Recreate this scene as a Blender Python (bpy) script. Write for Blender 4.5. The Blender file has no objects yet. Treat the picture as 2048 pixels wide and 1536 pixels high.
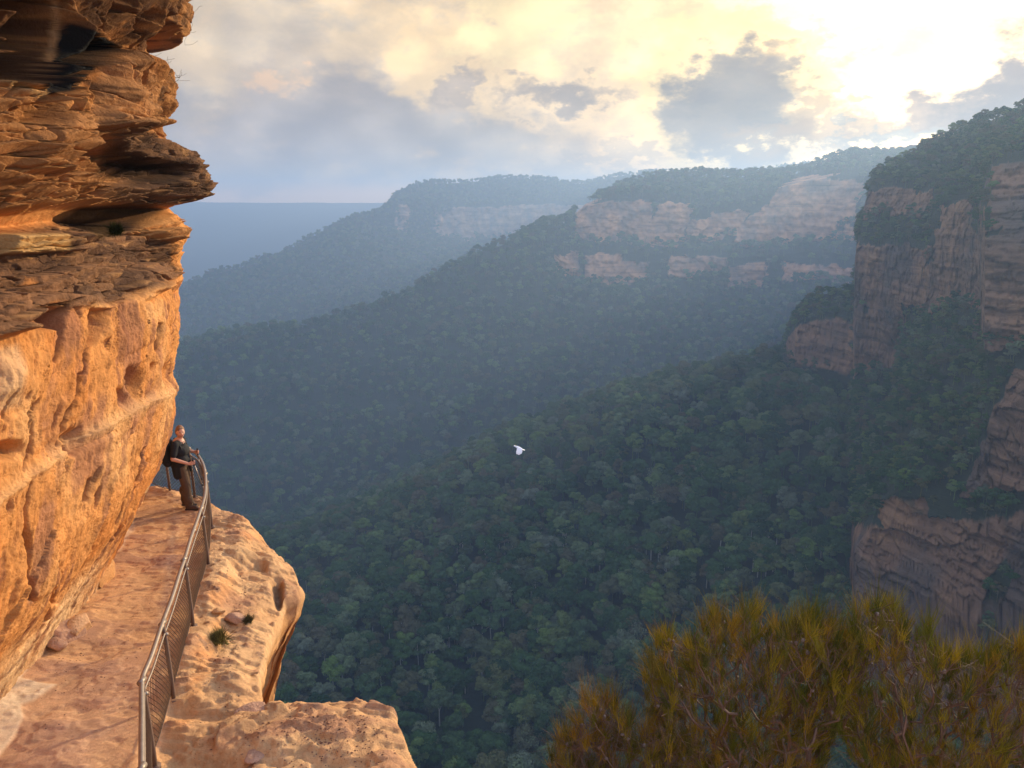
import bpy, bmesh, math, random
import numpy as np
from mathutils import Vector
random.seed(4); RNG = np.random.default_rng(7)
SC = bpy.context.scene; COL = SC.collection
R = math.radians
# ---------------------------------------------------------------- camera
F = 1547.0; PITCH = R(13.2)
cam = bpy.data.cameras.new("camera"); camo = bpy.data.objects.new("camera", cam); COL.objects.link(camo)
cam.sensor_width = 36; cam.lens = 36*F/2048; cam.clip_start = .1; cam.clip_end = 40000
camo.location = (0, 0, 0); camo.rotation_euler = (math.pi/2-PITCH, 0, 0); SC.camera = camo
# ---------------------------------------------------------------- exposure, sun
SUN_AZ = R(46); SUN_EL = R(14.5)
SC.view_settings.view_transform = 'Standard'; SC.view_settings.look = 'None'
SC.view_settings.exposure = 0.60; SC.view_settings.gamma = 1
sun = bpy.data.lights.new("sun", 'SUN'); suno = bpy.data.objects.new("sun", sun); COL.objects.link(suno)
sun.energy = 4.6; sun.angle = R(2.0); sun.color = (1.0, .77, .48)
sd = Vector((math.sin(SUN_AZ)*math.cos(SUN_EL), math.cos(SUN_AZ)*math.cos(SUN_EL), math.sin(SUN_EL)))
suno.rotation_euler = sd.to_track_quat('Z', 'Y').to_euler()
SC.cycles.use_denoising = True; SC.cycles.max_bounces = 6; SC.cycles.diffuse_bounces = 3
SC.cycles.volume_bounces = 0; SC.cycles.transparent_max_bounces = 6; SC.cycles.sample_clamp_indirect = 4

# node helper
class NT:
    def __init__(s, tree): s.t = tree; s.t.nodes.clear()
    def n(s, typ, ins=None, **kw):
        nd = s.t.nodes.new(typ)
        for k, v in kw.items(): setattr(nd, k, v)
        for k, v in (ins or {}).items(): s.set(nd.inputs[k], v)
        return nd
    def set(s, sock, v):
        if isinstance(v, bpy.types.NodeSocket): s.t.links.new(v, sock)
        elif isinstance(v, bpy.types.Node): s.t.links.new(v.outputs[0], sock)
        else: sock.default_value = v
    def m(s, op, a, b=0., c=None, clamp=False):
        nd = s.n('ShaderNodeMath', operation=op, use_clamp=clamp); s.set(nd.inputs[0], a); s.set(nd.inputs[1], b)
        if c is not None: s.set(nd.inputs[2], c)
        return nd.outputs[0]
    def mix(s, f, a, b, blend='MIX'):
        nd = s.n('ShaderNodeMix', data_type='RGBA', blend_type=blend)
        s.set(nd.inputs[0], f); s.set(nd.inputs[6], a); s.set(nd.inputs[7], b); return nd.outputs[2]
    def ss(s, x, a, b, c=0., d=1.):
        nd = s.n('ShaderNodeMapRange', interpolation_type='SMOOTHSTEP')
        for i, v in enumerate((x, a, b, c, d)): s.set(nd.inputs[i], v)
        return nd.outputs[0]
    def noise(s, vec, scale, detail=5, rough=.55, dist=0., col=False):
        nd = s.n('ShaderNodeTexNoise', {'Vector': vec, 'Scale': scale, 'Detail': detail, 'Roughness': rough, 'Distortion': dist})
        return nd.outputs[1 if col else 0]
    def ramp(s, f, stops):
        nd = s.n('ShaderNodeValToRGB'); e = nd.color_ramp.elements
        for i, (p, c) in enumerate(stops):
            q = e[i] if i < 2 else e.new(p)
            q.position = p; q.color = tuple(c)+(1,)
        s.set(nd.inputs[0], f); return nd.outputs[0]
def C4(r, g, b): return (r, g, b, 1.)

def pix_dir(px, py):
    a = (np.asarray(px, float)-1024)/F; b = (768-np.asarray(py, float))/F
    return a, math.cos(PITCH)+b*math.sin(PITCH), -math.sin(PITCH)+b*math.cos(PITCH)
def P(px, py, r):                      # point seen in that direction at horizontal distance r
    x, y, z = pix_dir(px, py); k = r/np.hypot(x, y); return np.stack(np.broadcast_arrays(x*k, y*k, z*k), -1)
def PZ(px, py, z):                     # point seen in that direction at height z
    x, y, w = pix_dir(px, py); k = z/w; return np.stack(np.broadcast_arrays(x*k, y*k, w*k), -1)
def proj(p):
    x, y, z = p[..., 0], p[..., 1], p[..., 2]
    d = y*math.cos(PITCH)-z*math.sin(PITCH); u = y*math.sin(PITCH)+z*math.cos(PITCH)
    return 1024+F*x/d, 768-F*u/d
def angs(px, py):                      # azimuth, elevation of a direction
    x, y, z = pix_dir(px, py); return math.atan2(x, y), math.atan2(z, math.hypot(x, y))

# ---------------------------------------------------------------- world
def make_world():
    w = bpy.data.worlds.new("World"); SC.world = w; w.use_nodes = True; t = NT(w.node_tree)
    tc = t.n('ShaderNodeTexCoord'); g = tc.outputs['Generated']
    sp = t.n('ShaderNodeSeparateXYZ', {0: g}); x, y, z = sp.outputs
    az = t.m('ARCTAN2', x, y); el = t.m('ARCSINE', z)
    sky = t.n('ShaderNodeTexSky', sky_type='NISHITA', sun_disc=False, sun_elevation=SUN_EL, sun_rotation=SUN_AZ)
    sky.air_density = 1.2; sky.dust_density = 2.5
    skyc = t.mix(1., sky.outputs[0], C4(.12, .12, .12), 'MULTIPLY')
    # cloud coordinates: (azimuth, elevation*2) warped by noise
    vec = t.n('ShaderNodeCombineXYZ', {0: az, 1: t.m('MULTIPLY', el, 1.7)})
    wn = t.noise(vec, 9., 6, .62, col=True)
    wn2 = t.noise(vec, 30., 4, .6, col=True)
    ws = t.n('ShaderNodeSeparateXYZ', {0: wn}); ws2 = t.n('ShaderNodeSeparateXYZ', {0: wn2})
    def warp(c, i, a, b):
        return t.m('ADD', c, t.m('ADD', t.m('MULTIPLY', t.m('SUBTRACT', ws.outputs[i], .5), a), t.m('MULTIPLY', t.m('SUBTRACT', ws2.outputs[i], .5), b)))
    aw = warp(az, 0, .20, .09); ew = warp(el, 1, .15, .07)
    def blob(px, py, sx, sy, edge0=1.25, edge1=.75, rot=0., wa=None):
        a0, e0 = angs(px, py); c, s = math.cos(rot), math.sin(rot)
        dx = t.m('SUBTRACT', aw, a0); dy = t.m('SUBTRACT', ew, e0)
        u = t.m('DIVIDE', t.m('ADD', t.m('MULTIPLY', dx, c), t.m('MULTIPLY', dy, s)), sx/F)
        v = t.m('DIVIDE', t.m('SUBTRACT', t.m('MULTIPLY', dy, c), t.m('MULTIPLY', dx, s)), sy/F)
        d = t.m('SQRT', t.m('ADD', t.m('MULTIPLY', u, u), t.m('MULTIPLY', v, v)))
        return t.ss(d, edge0, edge1)
    def glow(px, py, sig):
        a0, e0 = angs(px, py)
        d2 = t.m('ADD', t.m('POWER', t.m('SUBTRACT', az, a0), 2.), t.m('POWER', t.m('SUBTRACT', el, e0), 2.))
        return t.m('EXPONENT', t.m('DIVIDE', d2, -(sig/F)**2))
    n1 = t.noise(vec, 6.5, 8, .62, .5); n2 = t.noise(vec, 14., 6, .6)
    nmix = t.m('ADD', t.m('MULTIPLY', n1, .65), t.m('MULTIPLY', n2, .35))
    # high veil: bluish grey to the left, cream to the sun
    toward = t.ss(az, R(-30), R(22))
    veil = t.mix(toward, C4(.74, .67, .62), C4(1.0, .84, .52))
    lowcol = t.mix(t.ss(az, R(-22), R(10)), C4(.78, .66, .58), C4(1.15, .80, .36))
    veil = t.mix(t.ss(el, R(9), R(1)), veil, lowcol)
    c = t.mix(.84, skyc, veil)
    # soft mottling
    c = t.mix(t.ss(nmix, .46, .56, 0., .75), c, t.mix(toward, C4(.95, .76, .54), C4(1.25, 1.0, .55)))
    c = t.mix(t.ss(nmix, .49, .38, 0., .65), c, t.mix(toward, C4(.44, .45, .54), C4(.72, .60, .42)))
    bil = t.n('ShaderNodeTexVoronoi', {'Vector': t.n('ShaderNodeVectorMath', {0: vec, 1: t.n('ShaderNodeVectorMath', {0: wn2, 3: .05}, operation='SCALE')}, operation='ADD'), 'Scale': 16.}, feature='SMOOTH_F1').outputs[0]
    bl = t.m('ADD', t.m('MULTIPLY', t.ss(bil, .75, .05), .55), t.m('MULTIPLY', n2, .45))
    # peach streak on the horizon at left
    streak = t.m('MULTIPLY', t.ss(el, R(1.9), R(.5)), t.ss(az, R(4), R(-8)))
    c = t.mix(t.m('MULTIPLY', streak, .9), c, C4(2.1, 1.35, .85))
    # glow round the sun
    c = t.mix(1., c, t.mix(1., C4(.95, .66, .32), t.n('ShaderNodeCombineColor', {0: glow(1730, 170, 560), 1: glow(1730, 170, 560), 2: glow(1730, 170, 560)}), 'MULTIPLY'), 'ADD')
    c = t.mix(1., c, t.mix(1., C4(2.3, 1.8, .95), t.n('ShaderNodeCombineColor', {0: glow(1740, 130, 240), 1: glow(1740, 130, 240), 2: glow(1740, 130, 240)}), 'MULTIPLY'), 'ADD')
    def lay(px, py, sx, sy, col, op, e0=1.25, e1=.75, rot=0.):
        nonlocal c
        c = t.mix(t.m('MULTIPLY', blob(px, py, sx, sy, e0, e1, rot), op), c, C4(*col))
    # warm towers of cloud, grey banks, dark cumulus
    lay(470, 90, 120, 120, (.92, .78, .56), .55, 1.5, .4)
    lay(640, 190, 150, 130, (.50, .47, .50), .7, 1.4, .5)
    lay(800, 60, 200, 60, (1.05, .85, .55), .7, 1.4, .5, .2)
    lay(930, 130, 130, 115, (1.25, .98, .56), .85, 1.2, .7)
    lay(1010, 60, 110, 80, (1.35, 1.15, .66), .85, 1.2, .7)
    lay(560, 150, 45, 25, (1.15, .82, .50), .8, 1.5, .4)
    lay(780, 270, 290, 62, (.50, .47, .48), .85, 1.5, .5, -.06)
    lay(480, 300, 260, 60, (.50, .48, .52), .6, 1.6, .4)
    lay(1000, 290, 160, 50, (.55, .52, .50), .6, 1.6, .4)
    lay(900, 190, 50, 24, (.50, .44, .42), .8, 1.5, .45, .5)
    lay(1110, 185, 105, 24, (.42, .37, .35), .85, 1.5, .45, .05)
    lay(1120, 330, 50, 14, (.60, .52, .44), .7, 1.5, .5)
    lay(1250, 322, 80, 15, (.68, .58, .45), .6, 1.5, .5)
    lay(1690, 205, 32, 13, (.75, .55, .3), .75, 1.5, .4, .5)
    lay(1650, 80, 14, 26, (.95, .72, .4), .6, 1.6, .3)
    lay(1500, 40, 330, 26, (1.05, .86, .55), .5, 1.6, .3, -.16)
    # dark cumulus: bright rim first
    lay(1470, 195, 178, 132, (1.7, 1.35, .62), .8, 1.3, .9)
    lay(1455, 158, 108, 58, (.36, .32, .30), .92, 1.3, .55)
    lay(1440, 222, 122, 78, (.36, .33, .31), .95, 1.3, .6)
    lay(1545, 165, 60, 44, (.42, .36, .31), .8, 1.3, .5)
    lay(1490, 282, 120, 34, (.38, .34, .31), .9, 1.35, .6)
    lay(1560, 110, 55, 20, (.66, .50, .30), .7, 1.5, .4)
    lay(1600, 240, 55, 26, (.62, .44, .24), .8, 1.5, .5, .3)
    lay(1660, 275, 150, 22, (.72, .50, .26), .8, 1.6, .4)
    lay(1930, 200, 140, 40, (.42, .30, .25), .9, 1.35, .6, .42)
    lay(2040, 190, 120, 75, (.36, .29, .28), .92, 1.35, .6, .3)
    lay(1790, 285, 120, 12, (.55, .58, .56), .8, 1.5, .5, .1)
    c = t.mix(1., c, C4(1.10, .97, .80), 'MULTIPLY')
    # behind and overhead: plain soft sky
    back = t.ss(y, .35, -.1)
    c = t.mix(back, c, t.mix(t.ss(el, R(0), R(50)), C4(1.0, 1.1, 1.35), C4(.85, 1.05, 1.45)))
    c = t.mix(t.ss(el, R(19), R(36)), c, C4(.92, 1.14, 1.62))
    c = t.mix(t.ss(el, R(-1), R(-6)), c, C4(.05, .07, .09))
    tex = t.m('ADD', .62, t.m('MULTIPLY', bl, .80)); c = t.mix(t.ss(el, R(0), R(3)), c, t.mix(1., c, t.n('ShaderNodeCombineColor', {0: tex, 1: tex, 2: t.m('ADD', .1, t.m('MULTIPLY', tex, .9))}), 'MULTIPLY'))
    bg = t.n('ShaderNodeBackground', {0: c, 1: 0.60})
    t.t.links.new(bg.outputs[0], t.n('ShaderNodeOutputWorld').inputs[0])
make_world()

# ---------------------------------------------------------------- noise (numpy)
def hsh(ix, iy, iz, s):
    h = (ix.astype(np.uint32)*np.uint32(374761393)+iy.astype(np.uint32)*np.uint32(668265263)
         + iz.astype(np.uint32)*np.uint32(2147483647)+np.uint32((s*144269+911) & 0xffffffff))
    h ^= h >> np.uint32(13); h *= np.uint32(1274126177); h ^= h >> np.uint32(16)
    h *= np.uint32(2246822519); h ^= h >> np.uint32(15)
    return (h & np.uint32(0xffffff)).astype(np.float32)/np.float32(0xffffff)
def vn(x, y, z=0., s=0):
    x, y, z = np.broadcast_arrays(np.asarray(x, np.float32), np.asarray(y, np.float32), np.asarray(z, np.float32))
    fx, fy, fz = np.floor(x), np.floor(y), np.floor(z)
    ix, iy, iz = (f.astype(np.int64) for f in (fx, fy, fz)); tx, ty, tz = x-fx, y-fy, z-fz
    tx, ty, tz = (q*q*(3-2*q) for q in (tx, ty, tz)); out = 0
    for a in (0, 1):
        wa = tx if a else 1-tx
        for b in (0, 1):
            wb = ty if b else 1-ty
            for c in (0, 1):
                out = out+wa*wb*(tz if c else 1-tz)*hsh(ix+a, iy+b, iz+c, s)
    return out*2-1
def fbm(x, y, z=0., s=0, o=4, g=.5, ridge=False):
    a, f, t, n = 1., 1., 0, 0
    for i in range(o):
        v = vn(x*f+i*17.3, y*f+i*5.1, z*f+i*9.7, s+i); v = (1-2*np.abs(v)) if ridge else v
        t = t+a*v; n += a; a *= g; f *= 2.03
    return t/n
def worley(x, y, s=0, jit=.9):
    x = np.asarray(x, np.float32); y = np.asarray(y, np.float32); fx, fy = np.floor(x).astype(np.int64), np.floor(y).astype(np.int64)
    f1 = np.full(x.shape, 9., np.float32); f2 = f1.copy(); cid = np.zeros(x.shape, np.float32); z0 = np.zeros_like(fx)
    cx = np.zeros_like(f1); cy = np.zeros_like(f1)
    for a in (-1, 0, 1):
        for b in (-1, 0, 1):
            jx = .5+jit*(hsh(fx+a, fy+b, z0, s)-.5); jy = .5+jit*(hsh(fx+a, fy+b, z0, s+1)-.5)
            dx = fx+a+jx-x; dy = fy+b+jy-y; d = dx*dx+dy*dy; c = hsh(fx+a, fy+b, z0, s+2); n = d < f1
            f2 = np.where(n, f1, np.minimum(f2, d)); cid = np.where(n, c, cid)
            cx = np.where(n, -dx, cx); cy = np.where(n, -dy, cy); f1 = np.where(n, d, f1)
    return np.sqrt(f1), np.sqrt(f2), cid, cx, cy
def sst(x, a, b):
    t = np.clip((x-a)/(b-a), 0, 1); return t*t*(3-2*t)
def lerp(a, b, t): return a+(b-a)*t

# ---------------------------------------------------------------- mesh helpers
def tag(o, label=None, cat=None, group=None, kind=None):
    if label: o['label'] = label
    if cat: o['category'] = cat
    if group: o['group'] = group
    if kind: o['kind'] = kind
    return o
def link(name, me, mat, parent=None, loc=None):
    o = bpy.data.objects.new(name, me); COL.objects.link(o)
    if mat is not None:
        for m_ in (mat if isinstance(mat, (list, tuple)) else [mat]): me.materials.append(m_)
    if parent is not None: o.parent = parent
    if loc is not None: o.location = loc
    return o
def empty(name, loc=(0, 0, 0), rz=0.):
    o = bpy.data.objects.new(name, None); COL.objects.link(o); o.location = loc; o.rotation_euler = (0, 0, rz); o.empty_display_size = .2; return o
def np_mesh(name, V, Fq, cols=None, smooth=True, extra=None):
    me = bpy.data.meshes.new(name); V = np.asarray(V, np.float32); Fq = np.asarray(Fq, np.int32); k = Fq.shape[1]
    me.vertices.add(len(V)); me.vertices.foreach_set('co', V.ravel())
    me.loops.add(Fq.size); me.loops.foreach_set('vertex_index', Fq.ravel())
    me.polygons.add(len(Fq)); me.polygons.foreach_set('loop_start', np.arange(0, Fq.size, k, dtype=np.int32))
    me.polygons.foreach_set('loop_total', np.full(len(Fq), k, np.int32))
    me.polygons.foreach_set('use_smooth', np.full(len(Fq), smooth, bool))
    me.update(calc_edges=True)
    if cols is not None:
        at = me.attributes.new('Col', 'FLOAT_COLOR', 'POINT'); c = np.ones((len(V), 4), np.float32); c[:, :3] = cols
        at.data.foreach_set('color', c.ravel())
    for kx, v in (extra or {}).items():
        at = me.attributes.new(kx, 'FLOAT', 'POINT'); at.data.foreach_set('value', np.asarray(v, np.float32).ravel())
    return me
def grid_faces(nr, nc):
    i = np.arange(nr-1)[:, None]*nc+np.arange(nc-1)[None]
    return np.stack([i, i+1, i+nc+1, i+nc], -1).reshape(-1, 4)
class MB:                              # collects tubes, blobs and boxes into one mesh
    def __init__(s): s.v = []; s.f = []; s.n = 0
    def add(s, V, Fs):
        s.v.append(np.asarray(V, float)); s.f += [tuple(int(i)+s.n for i in f) for f in Fs]; s.n += len(V)
    def tube(s, pts, rad, seg=8, caps=True):
        p = np.asarray(pts, float); n = len(p); rad = np.broadcast_to(np.asarray(rad, float), (n,))
        t = np.gradient(p, axis=0); t /= np.linalg.norm(t, axis=1)[:, None]+1e-12
        ref = np.array([0, 0, 1.]) if abs(t[0, 2]) < .9 else np.array([1., 0, 0]); V = []
        a = np.arange(seg)*2*math.pi/seg
        for i in range(n):
            u = np.cross(ref, t[i]); u /= np.linalg.norm(u)+1e-12; w = np.cross(t[i], u); ref = np.cross(t[i], u) if False else ref
            ref = w
            V.append(p[i]+rad[i]*(np.cos(a)[:, None]*u+np.sin(a)[:, None]*w))
            ref = w
        V = np.concatenate(V); Fs = []
        for i in range(n-1):
            for j in range(seg):
                k = (j+1) % seg; Fs.append((i*seg+j, i*seg+k, (i+1)*seg+k, (i+1)*seg+j))
        if caps: Fs.append(tuple(range(seg))[::-1]); Fs.append(tuple((n-1)*seg+j for j in range(seg)))
        s.add(V, Fs)
    def blob(s, c, r, seg=16, rings=10, rot=None, fn=None):
        V = []; Fs = []
        for i in range(rings+1):
            th = math.pi*i/rings
            for j in range(seg):
                ph = 2*math.pi*j/seg; V.append((math.sin(th)*math.cos(ph), math.sin(th)*math.sin(ph), math.cos(th)))
        V = np.array(V)
        if fn is not None: V = fn(V)
        V = V*np.asarray(r)
        if rot is not None: V = V @ np.asarray(rot).T
        for i in range(rings):
            for j in range(seg):
                k = (j+1) % seg; Fs.append((i*seg+j, (i+1)*seg+j, (i+1)*seg+k, i*seg+k))
        s.add(V+np.asarray(c), Fs)
    def caps(s, a, b, ra, rb, seg=12):   # rounded capsule
        a = np.asarray(a, float); b = np.asarray(b, float); d = b-a; L = np.linalg.norm(d)+1e-9; d /= L
        pts = []; rr = []
        for q in (0., .3, .6, .85): pts.append(a-d*ra*math.sqrt(max(0, 1-q*q)) if q else a-d*ra); rr.append(max(ra*q, ra*.05))
        pts += [a, b]; rr += [ra, rb]
        for q in (.85, .6, .3, 0.): pts.append(b+d*rb*math.sqrt(max(0, 1-q*q)) if q else b+d*rb); rr.append(max(rb*q, rb*.05))
        s.tube(pts, rr, seg)
    def build(s, name, mat, parent=None, smooth=True, vox=None, loc=None):
        me = bpy.data.meshes.new(name); me.from_pydata(np.concatenate(s.v).tolist(), [], s.f); me.update()
        bm = bmesh.new(); bm.from_mesh(me); bmesh.ops.remove_doubles(bm, verts=bm.verts, dist=1e-5); bmesh.ops.recalc_face_normals(bm, faces=bm.faces); bm.to_mesh(me); bm.free()
        me.polygons.foreach_set('use_smooth', np.full(len(me.polygons), smooth, bool))
        o = link(name, me, mat, parent, loc)
        if vox:
            md = o.modifiers.new('remesh', 'REMESH'); md.mode = 'VOXEL'; md.voxel_size = vox; md.use_smooth_shade = True
            sm = o.modifiers.new('smooth', 'SMOOTH'); sm.factor = .5; sm.iterations = 4
        return o

# ---------------------------------------------------------------- materials
def mat_basic(name, col, rough=.8, metal=0., bump=0., bscale=30., var=.15, vscale=8., trans=0.):
    m = bpy.data.materials.new(name); m.use_nodes = True; t = NT(m.node_tree)
    tc = t.n('ShaderNodeTexCoord').outputs['Object']
    n = t.noise(tc, vscale, 5, .6)
    f = t.m('ADD', 1-var, t.m('MULTIPLY', n, 2*var))
    c = t.mix(1., C4(*col), t.n('ShaderNodeCombineColor', {0: f, 1: f, 2: f}), 'MULTIPLY')
    b = t.n('ShaderNodeBsdfPrincipled', {'Base Color': c, 'Roughness': rough, 'Metallic': metal})
    if bump:
        bp = t.n('ShaderNodeBump', {'Height': t.noise(tc, bscale, 5, .6), 'Strength': bump, 'Distance': .01}); t.set(b.inputs['Normal'], bp.outputs[0])
    out = b.outputs[0]
    if trans:
        tr = t.n('ShaderNodeBsdfTranslucent', {'Color': c}); out = t.n('ShaderNodeMixShader', {0: trans, 1: out, 2: tr.outputs[0]}).outputs[0]
    t.t.links.new(out, t.n('ShaderNodeOutputMaterial').inputs[0]); return m
def mat_rock(name, fine=1., bump=.6, unit=1., strata=0.):
    m = bpy.data.materials.new(name); m.use_nodes = True; t = NT(m.node_tree)
    tc = t.n('ShaderNodeTexCoord').outputs['Object']
    mp = t.n('ShaderNodeMapping', {0: tc, 3: (1/unit, 1/unit, 1/unit)}).outputs[0]
    col = t.n('ShaderNodeAttribute', attribute_name='Col').outputs[0]
    n1 = t.noise(mp, 3., 9, .72); n2 = t.noise(mp, 22., 6, .7)
    f = t.m('ADD', .30, t.m('ADD', t.m('MULTIPLY', n1, .80), t.m('MULTIPLY', n2, .55)))
    c = t.mix(1., col, t.n('ShaderNodeCombineColor', {0: f, 1: f, 2: f}), 'MULTIPLY')
    # fine dark pores and pale grains
    vo = t.n('ShaderNodeTexVoronoi', {'Vector': mp, 'Scale': 34.}).outputs[0]
    pm = t.m('MULTIPLY', t.ss(vo, .24, .10), t.ss(n1, .50, .60))
    c = t.mix(t.m('MULTIPLY', pm, .55*fine), c, t.mix(1., c, C4(.34, .26, .24), 'MULTIPLY'))
    h = t.m('ADD', t.m('MULTIPLY', n1, .9), t.m('ADD', t.m('MULTIPLY', n2, .35), t.m('MULTIPLY', t.noise(mp, 90., 4, .7), .10)))
    h = t.m('SUBTRACT', h, t.m('MULTIPLY', pm, .12))
    if strata:
        ms = t.n('ShaderNodeMapping', {0: tc, 3: (.12/unit, .12/unit, 2.2/unit)}).outputs[0]
        st = t.noise(ms, 3., 6, .7); h = t.m('ADD', h, t.m('MULTIPLY', st, strata))
        c = t.mix(t.ss(st, .46, .38, 0., .6), c, t.mix(1., c, C4(.45, .42, .42), 'MULTIPLY'))
    bp = t.n('ShaderNodeBump', {'Height': h, 'Strength': bump, 'Distance': .06*unit})
    b = t.n('ShaderNodeBsdfPrincipled', {'Base Color': c, 'Roughness': .92, 'Normal': bp.outputs[0]}); b.inputs['Specular IOR Level'].default_value = .2
    t.t.links.new(b.outputs[0], t.n('ShaderNodeOutputMaterial').inputs[0]); return m
def mat_leaf(name, stops, trans=.25, attr=None):
    m = bpy.data.materials.new(name); m.use_nodes = True; t = NT(m.node_tree)
    if attr: c = t.n('ShaderNodeAttribute', attribute_name=attr).outputs[0]
    else:
        r = t.n('ShaderNodeObjectInfo').outputs['Random']; c = t.ramp(r, stops)
        tc = t.n('ShaderNodeTexCoord').outputs['Object']; n = t.noise(tc, .45, 4, .65)
        f = t.m('ADD', .5, n); c = t.mix(1., c, t.n('ShaderNodeCombineColor', {0: f, 1: f, 2: t.m('MULTIPLY', f, .95)}), 'MULTIPLY')
    d = t.n('ShaderNodeBsdfDiffuse', {0: c}); tr = t.n('ShaderNodeBsdfTranslucent', {0: c})
    mx = t.n('ShaderNodeMixShader', {0: trans, 1: d.outputs[0], 2: tr.outputs[0]})
    t.t.links.new(mx.outputs[0], t.n('ShaderNodeOutputMaterial').inputs[0]); return m
M_ROCK = mat_rock('sandstone', 1., 1.0, 1.)
M_PATH = mat_rock('worn_sandstone', 1., .45, .8)
M_FAR = mat_rock('cliff_and_soil', .4, .9, 22., strata=.9)
M_BARK = mat_basic('pale_bark', (.42, .39, .34), var=.4, vscale=1.)
M_LEAF = mat_leaf('gum_leaves', [(0., (.030, .062, .022)), (.3, (.062, .115, .036)), (.5, (.085, .130, .058)), (.7, (.125, .100, .058)), (.85, (.140, .205, .050)), (1., (.16, .18, .12))])

exec_order = []
# ================================================================ TERRAIN
def curve(px, pts, k): 
    pts = np.array(pts, float); return np.interp(px, pts[:, 0], pts[:, k])
def layer(px, py_pts, r):               # a line across the land: (px, py) and distance
    py = curve(px, py_pts, 1) if not np.isscalar(py_pts) else np.full_like(px, py_pts)
    rr = curve(px, r, 1) if not np.isscalar(r) and np.ndim(r) == 2 else r
    return P(px, py, rr)
def shift(L, dr, dz):
    r = np.hypot(L[:, 0], L[:, 1]); k = (r+dr)/r; return np.stack([L[:, 0]*k, L[:, 1]*k, L[:, 2]+dz], -1)
TREES = []                              # (pos, size class, weight)
def terrain(name, layers, rows, rock, amp, rockmask=None, rockamp=0., tone=1.):
    """layers: list of (nc,3); rows: rows per span; rock: rockness per layer"""
    nc = layers[0].shape[0]; V = []; K = []; SP = []
    for i in range(len(layers)-1):
        n = rows[i]
        for j in range(n if i < len(layers)-2 else n+1):
            q = j/n; V.append(lerp(layers[i], layers[i+1], q)); K.append(np.full(nc, lerp(rock[i], rock[i+1], q))); SP.append(np.full(nc, i+q))
    V = np.stack(V); K = np.stack(K).astype(float); SP = np.stack(SP)
    x, y, z = V[..., 0], V[..., 1], V[..., 2]; r = np.hypot(x, y); pxs, pys = proj(V)
    if rockmask is not None: K = rockmask(pxs, pys, x, y, z, K, SP)
    a1, s1 = amp
    n = fbm(x/s1, y/s1, z/s1*.3, 11, 5)
    edge = np.clip(np.minimum(1, K*2), 0, 1)
    # land undulation (towards the viewer horizontally, and vertically)
    dz = a1*n*(1-.6*edge)
    dr = np.zeros_like(z)
    if rockamp:
        kk = sst(K, .35, .6)
        w = rockamp
        but = fbm(x/(w*3.2), y/(w*3.2), z/(w*16), 31, 4, ridge=True)
        f1, f2, cid, _, _ = worley((x+y*.6)/(w*1.6)+fbm(x/w/4, y/w/4, z/w/4, 5)*1.2, z/(w*.9), 44)
        strat = vn(x/(w*9), y/(w*9), z/(w*.28), 77)+.6*vn(x/(w*4), y/(w*4), z/(w*.1), 78)
        crk = 1-sst(f2-f1, 0, .12)
        wq = .9*fbm(x/(w*1.5), y/(w*1.5), z/(w*1.2), 48, 4)
        g1, g2, gid, _, _ = worley((x+y*.6)/(w*.5)+wq, z/(w*.75)+.6*wq+.5*vn(x/(w*2), y/(w*2), 0, 50), 47, 1.)
        dr = -kk*w*(1.0*but+.85*(cid-.5)+.16*strat+.42*(gid-.5)-.30*crk-.18*(1-sst(g2-g1, 0, .1)))
    k = (r+dr)/r; V = np.stack([x*k, y*k, z+dz], -1)
    zz = V[..., 2]
    # colours
    st = vn(x/60, y/60, zz/3.1, 8)*.5+vn(x/25, y/25, zz/1.1, 9)*.5
    rc = np.stack([.24+.10*st, .145+.065*st, .085+.04*st], -1)
    g = fbm(x/18, y/18, zz/30, 51, 4)
    rc = lerp(rc, np.array([.115, .095, .08]), (sst(g, 0., .35)*.8)[..., None])
    rc = lerp(rc, np.array([.37, .22, .11]), (sst(g, -.05, -.4)*.8)[..., None])
    rc = rc*tone
    sc = np.stack([.030+0*g, .036+0*g, .020+0*g], -1)
    m = sst(K+.25*fbm(x/12, y/12, zz/7, 61, 4), .42, .56)
    c = lerp(sc, rc, m[..., None])
    nr = V.shape[0]; me = np_mesh(name, V.reshape(-1, 3), grid_faces(nr, nc), c.reshape(-1, 3))
    o = link(name, me, M_FAR); tag(o, kind='structure')
    return V, m, SP
def scatter(V, m, dens, cls, rmin=.0, spans=None, SP=None, thr=.5, steepness=None):
    a, b, c = V[:-1, :-1], V[:-1, 1:], V[1:, :-1]; A = np.linalg.norm(np.cross(b-a, c-a), axis=-1)
    mm = .25*(m[:-1, :-1]+m[1:, :-1]+m[:-1, 1:]+m[1:, 1:]); w = A*(mm < thr)
    if spans is not None:
        s = SP[:-1, :-1]; w = w*((s >= spans[0]) & (s < spans[1]))
    px, py = proj(V[:-1, :-1]); w = w*((px > -260) & (px < 2320))
    n = int(w.sum()*dens); cdf = np.cumsum(w.ravel()); q = np.searchsorted(cdf, RNG.random(n)*cdf[-1])
    i, j = np.divmod(q, w.shape[1]); u, v = RNG.random(n)[:, None], RNG.random(n)[:, None]
    p = lerp(lerp(V[i, j], V[i, j+1], u), lerp(V[i+1, j], V[i+1, j+1], u), v)
    TREES.append((p, np.full(n, cls)))
NC = 1150
px = np.linspace(-350, 2450, NC)
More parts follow.
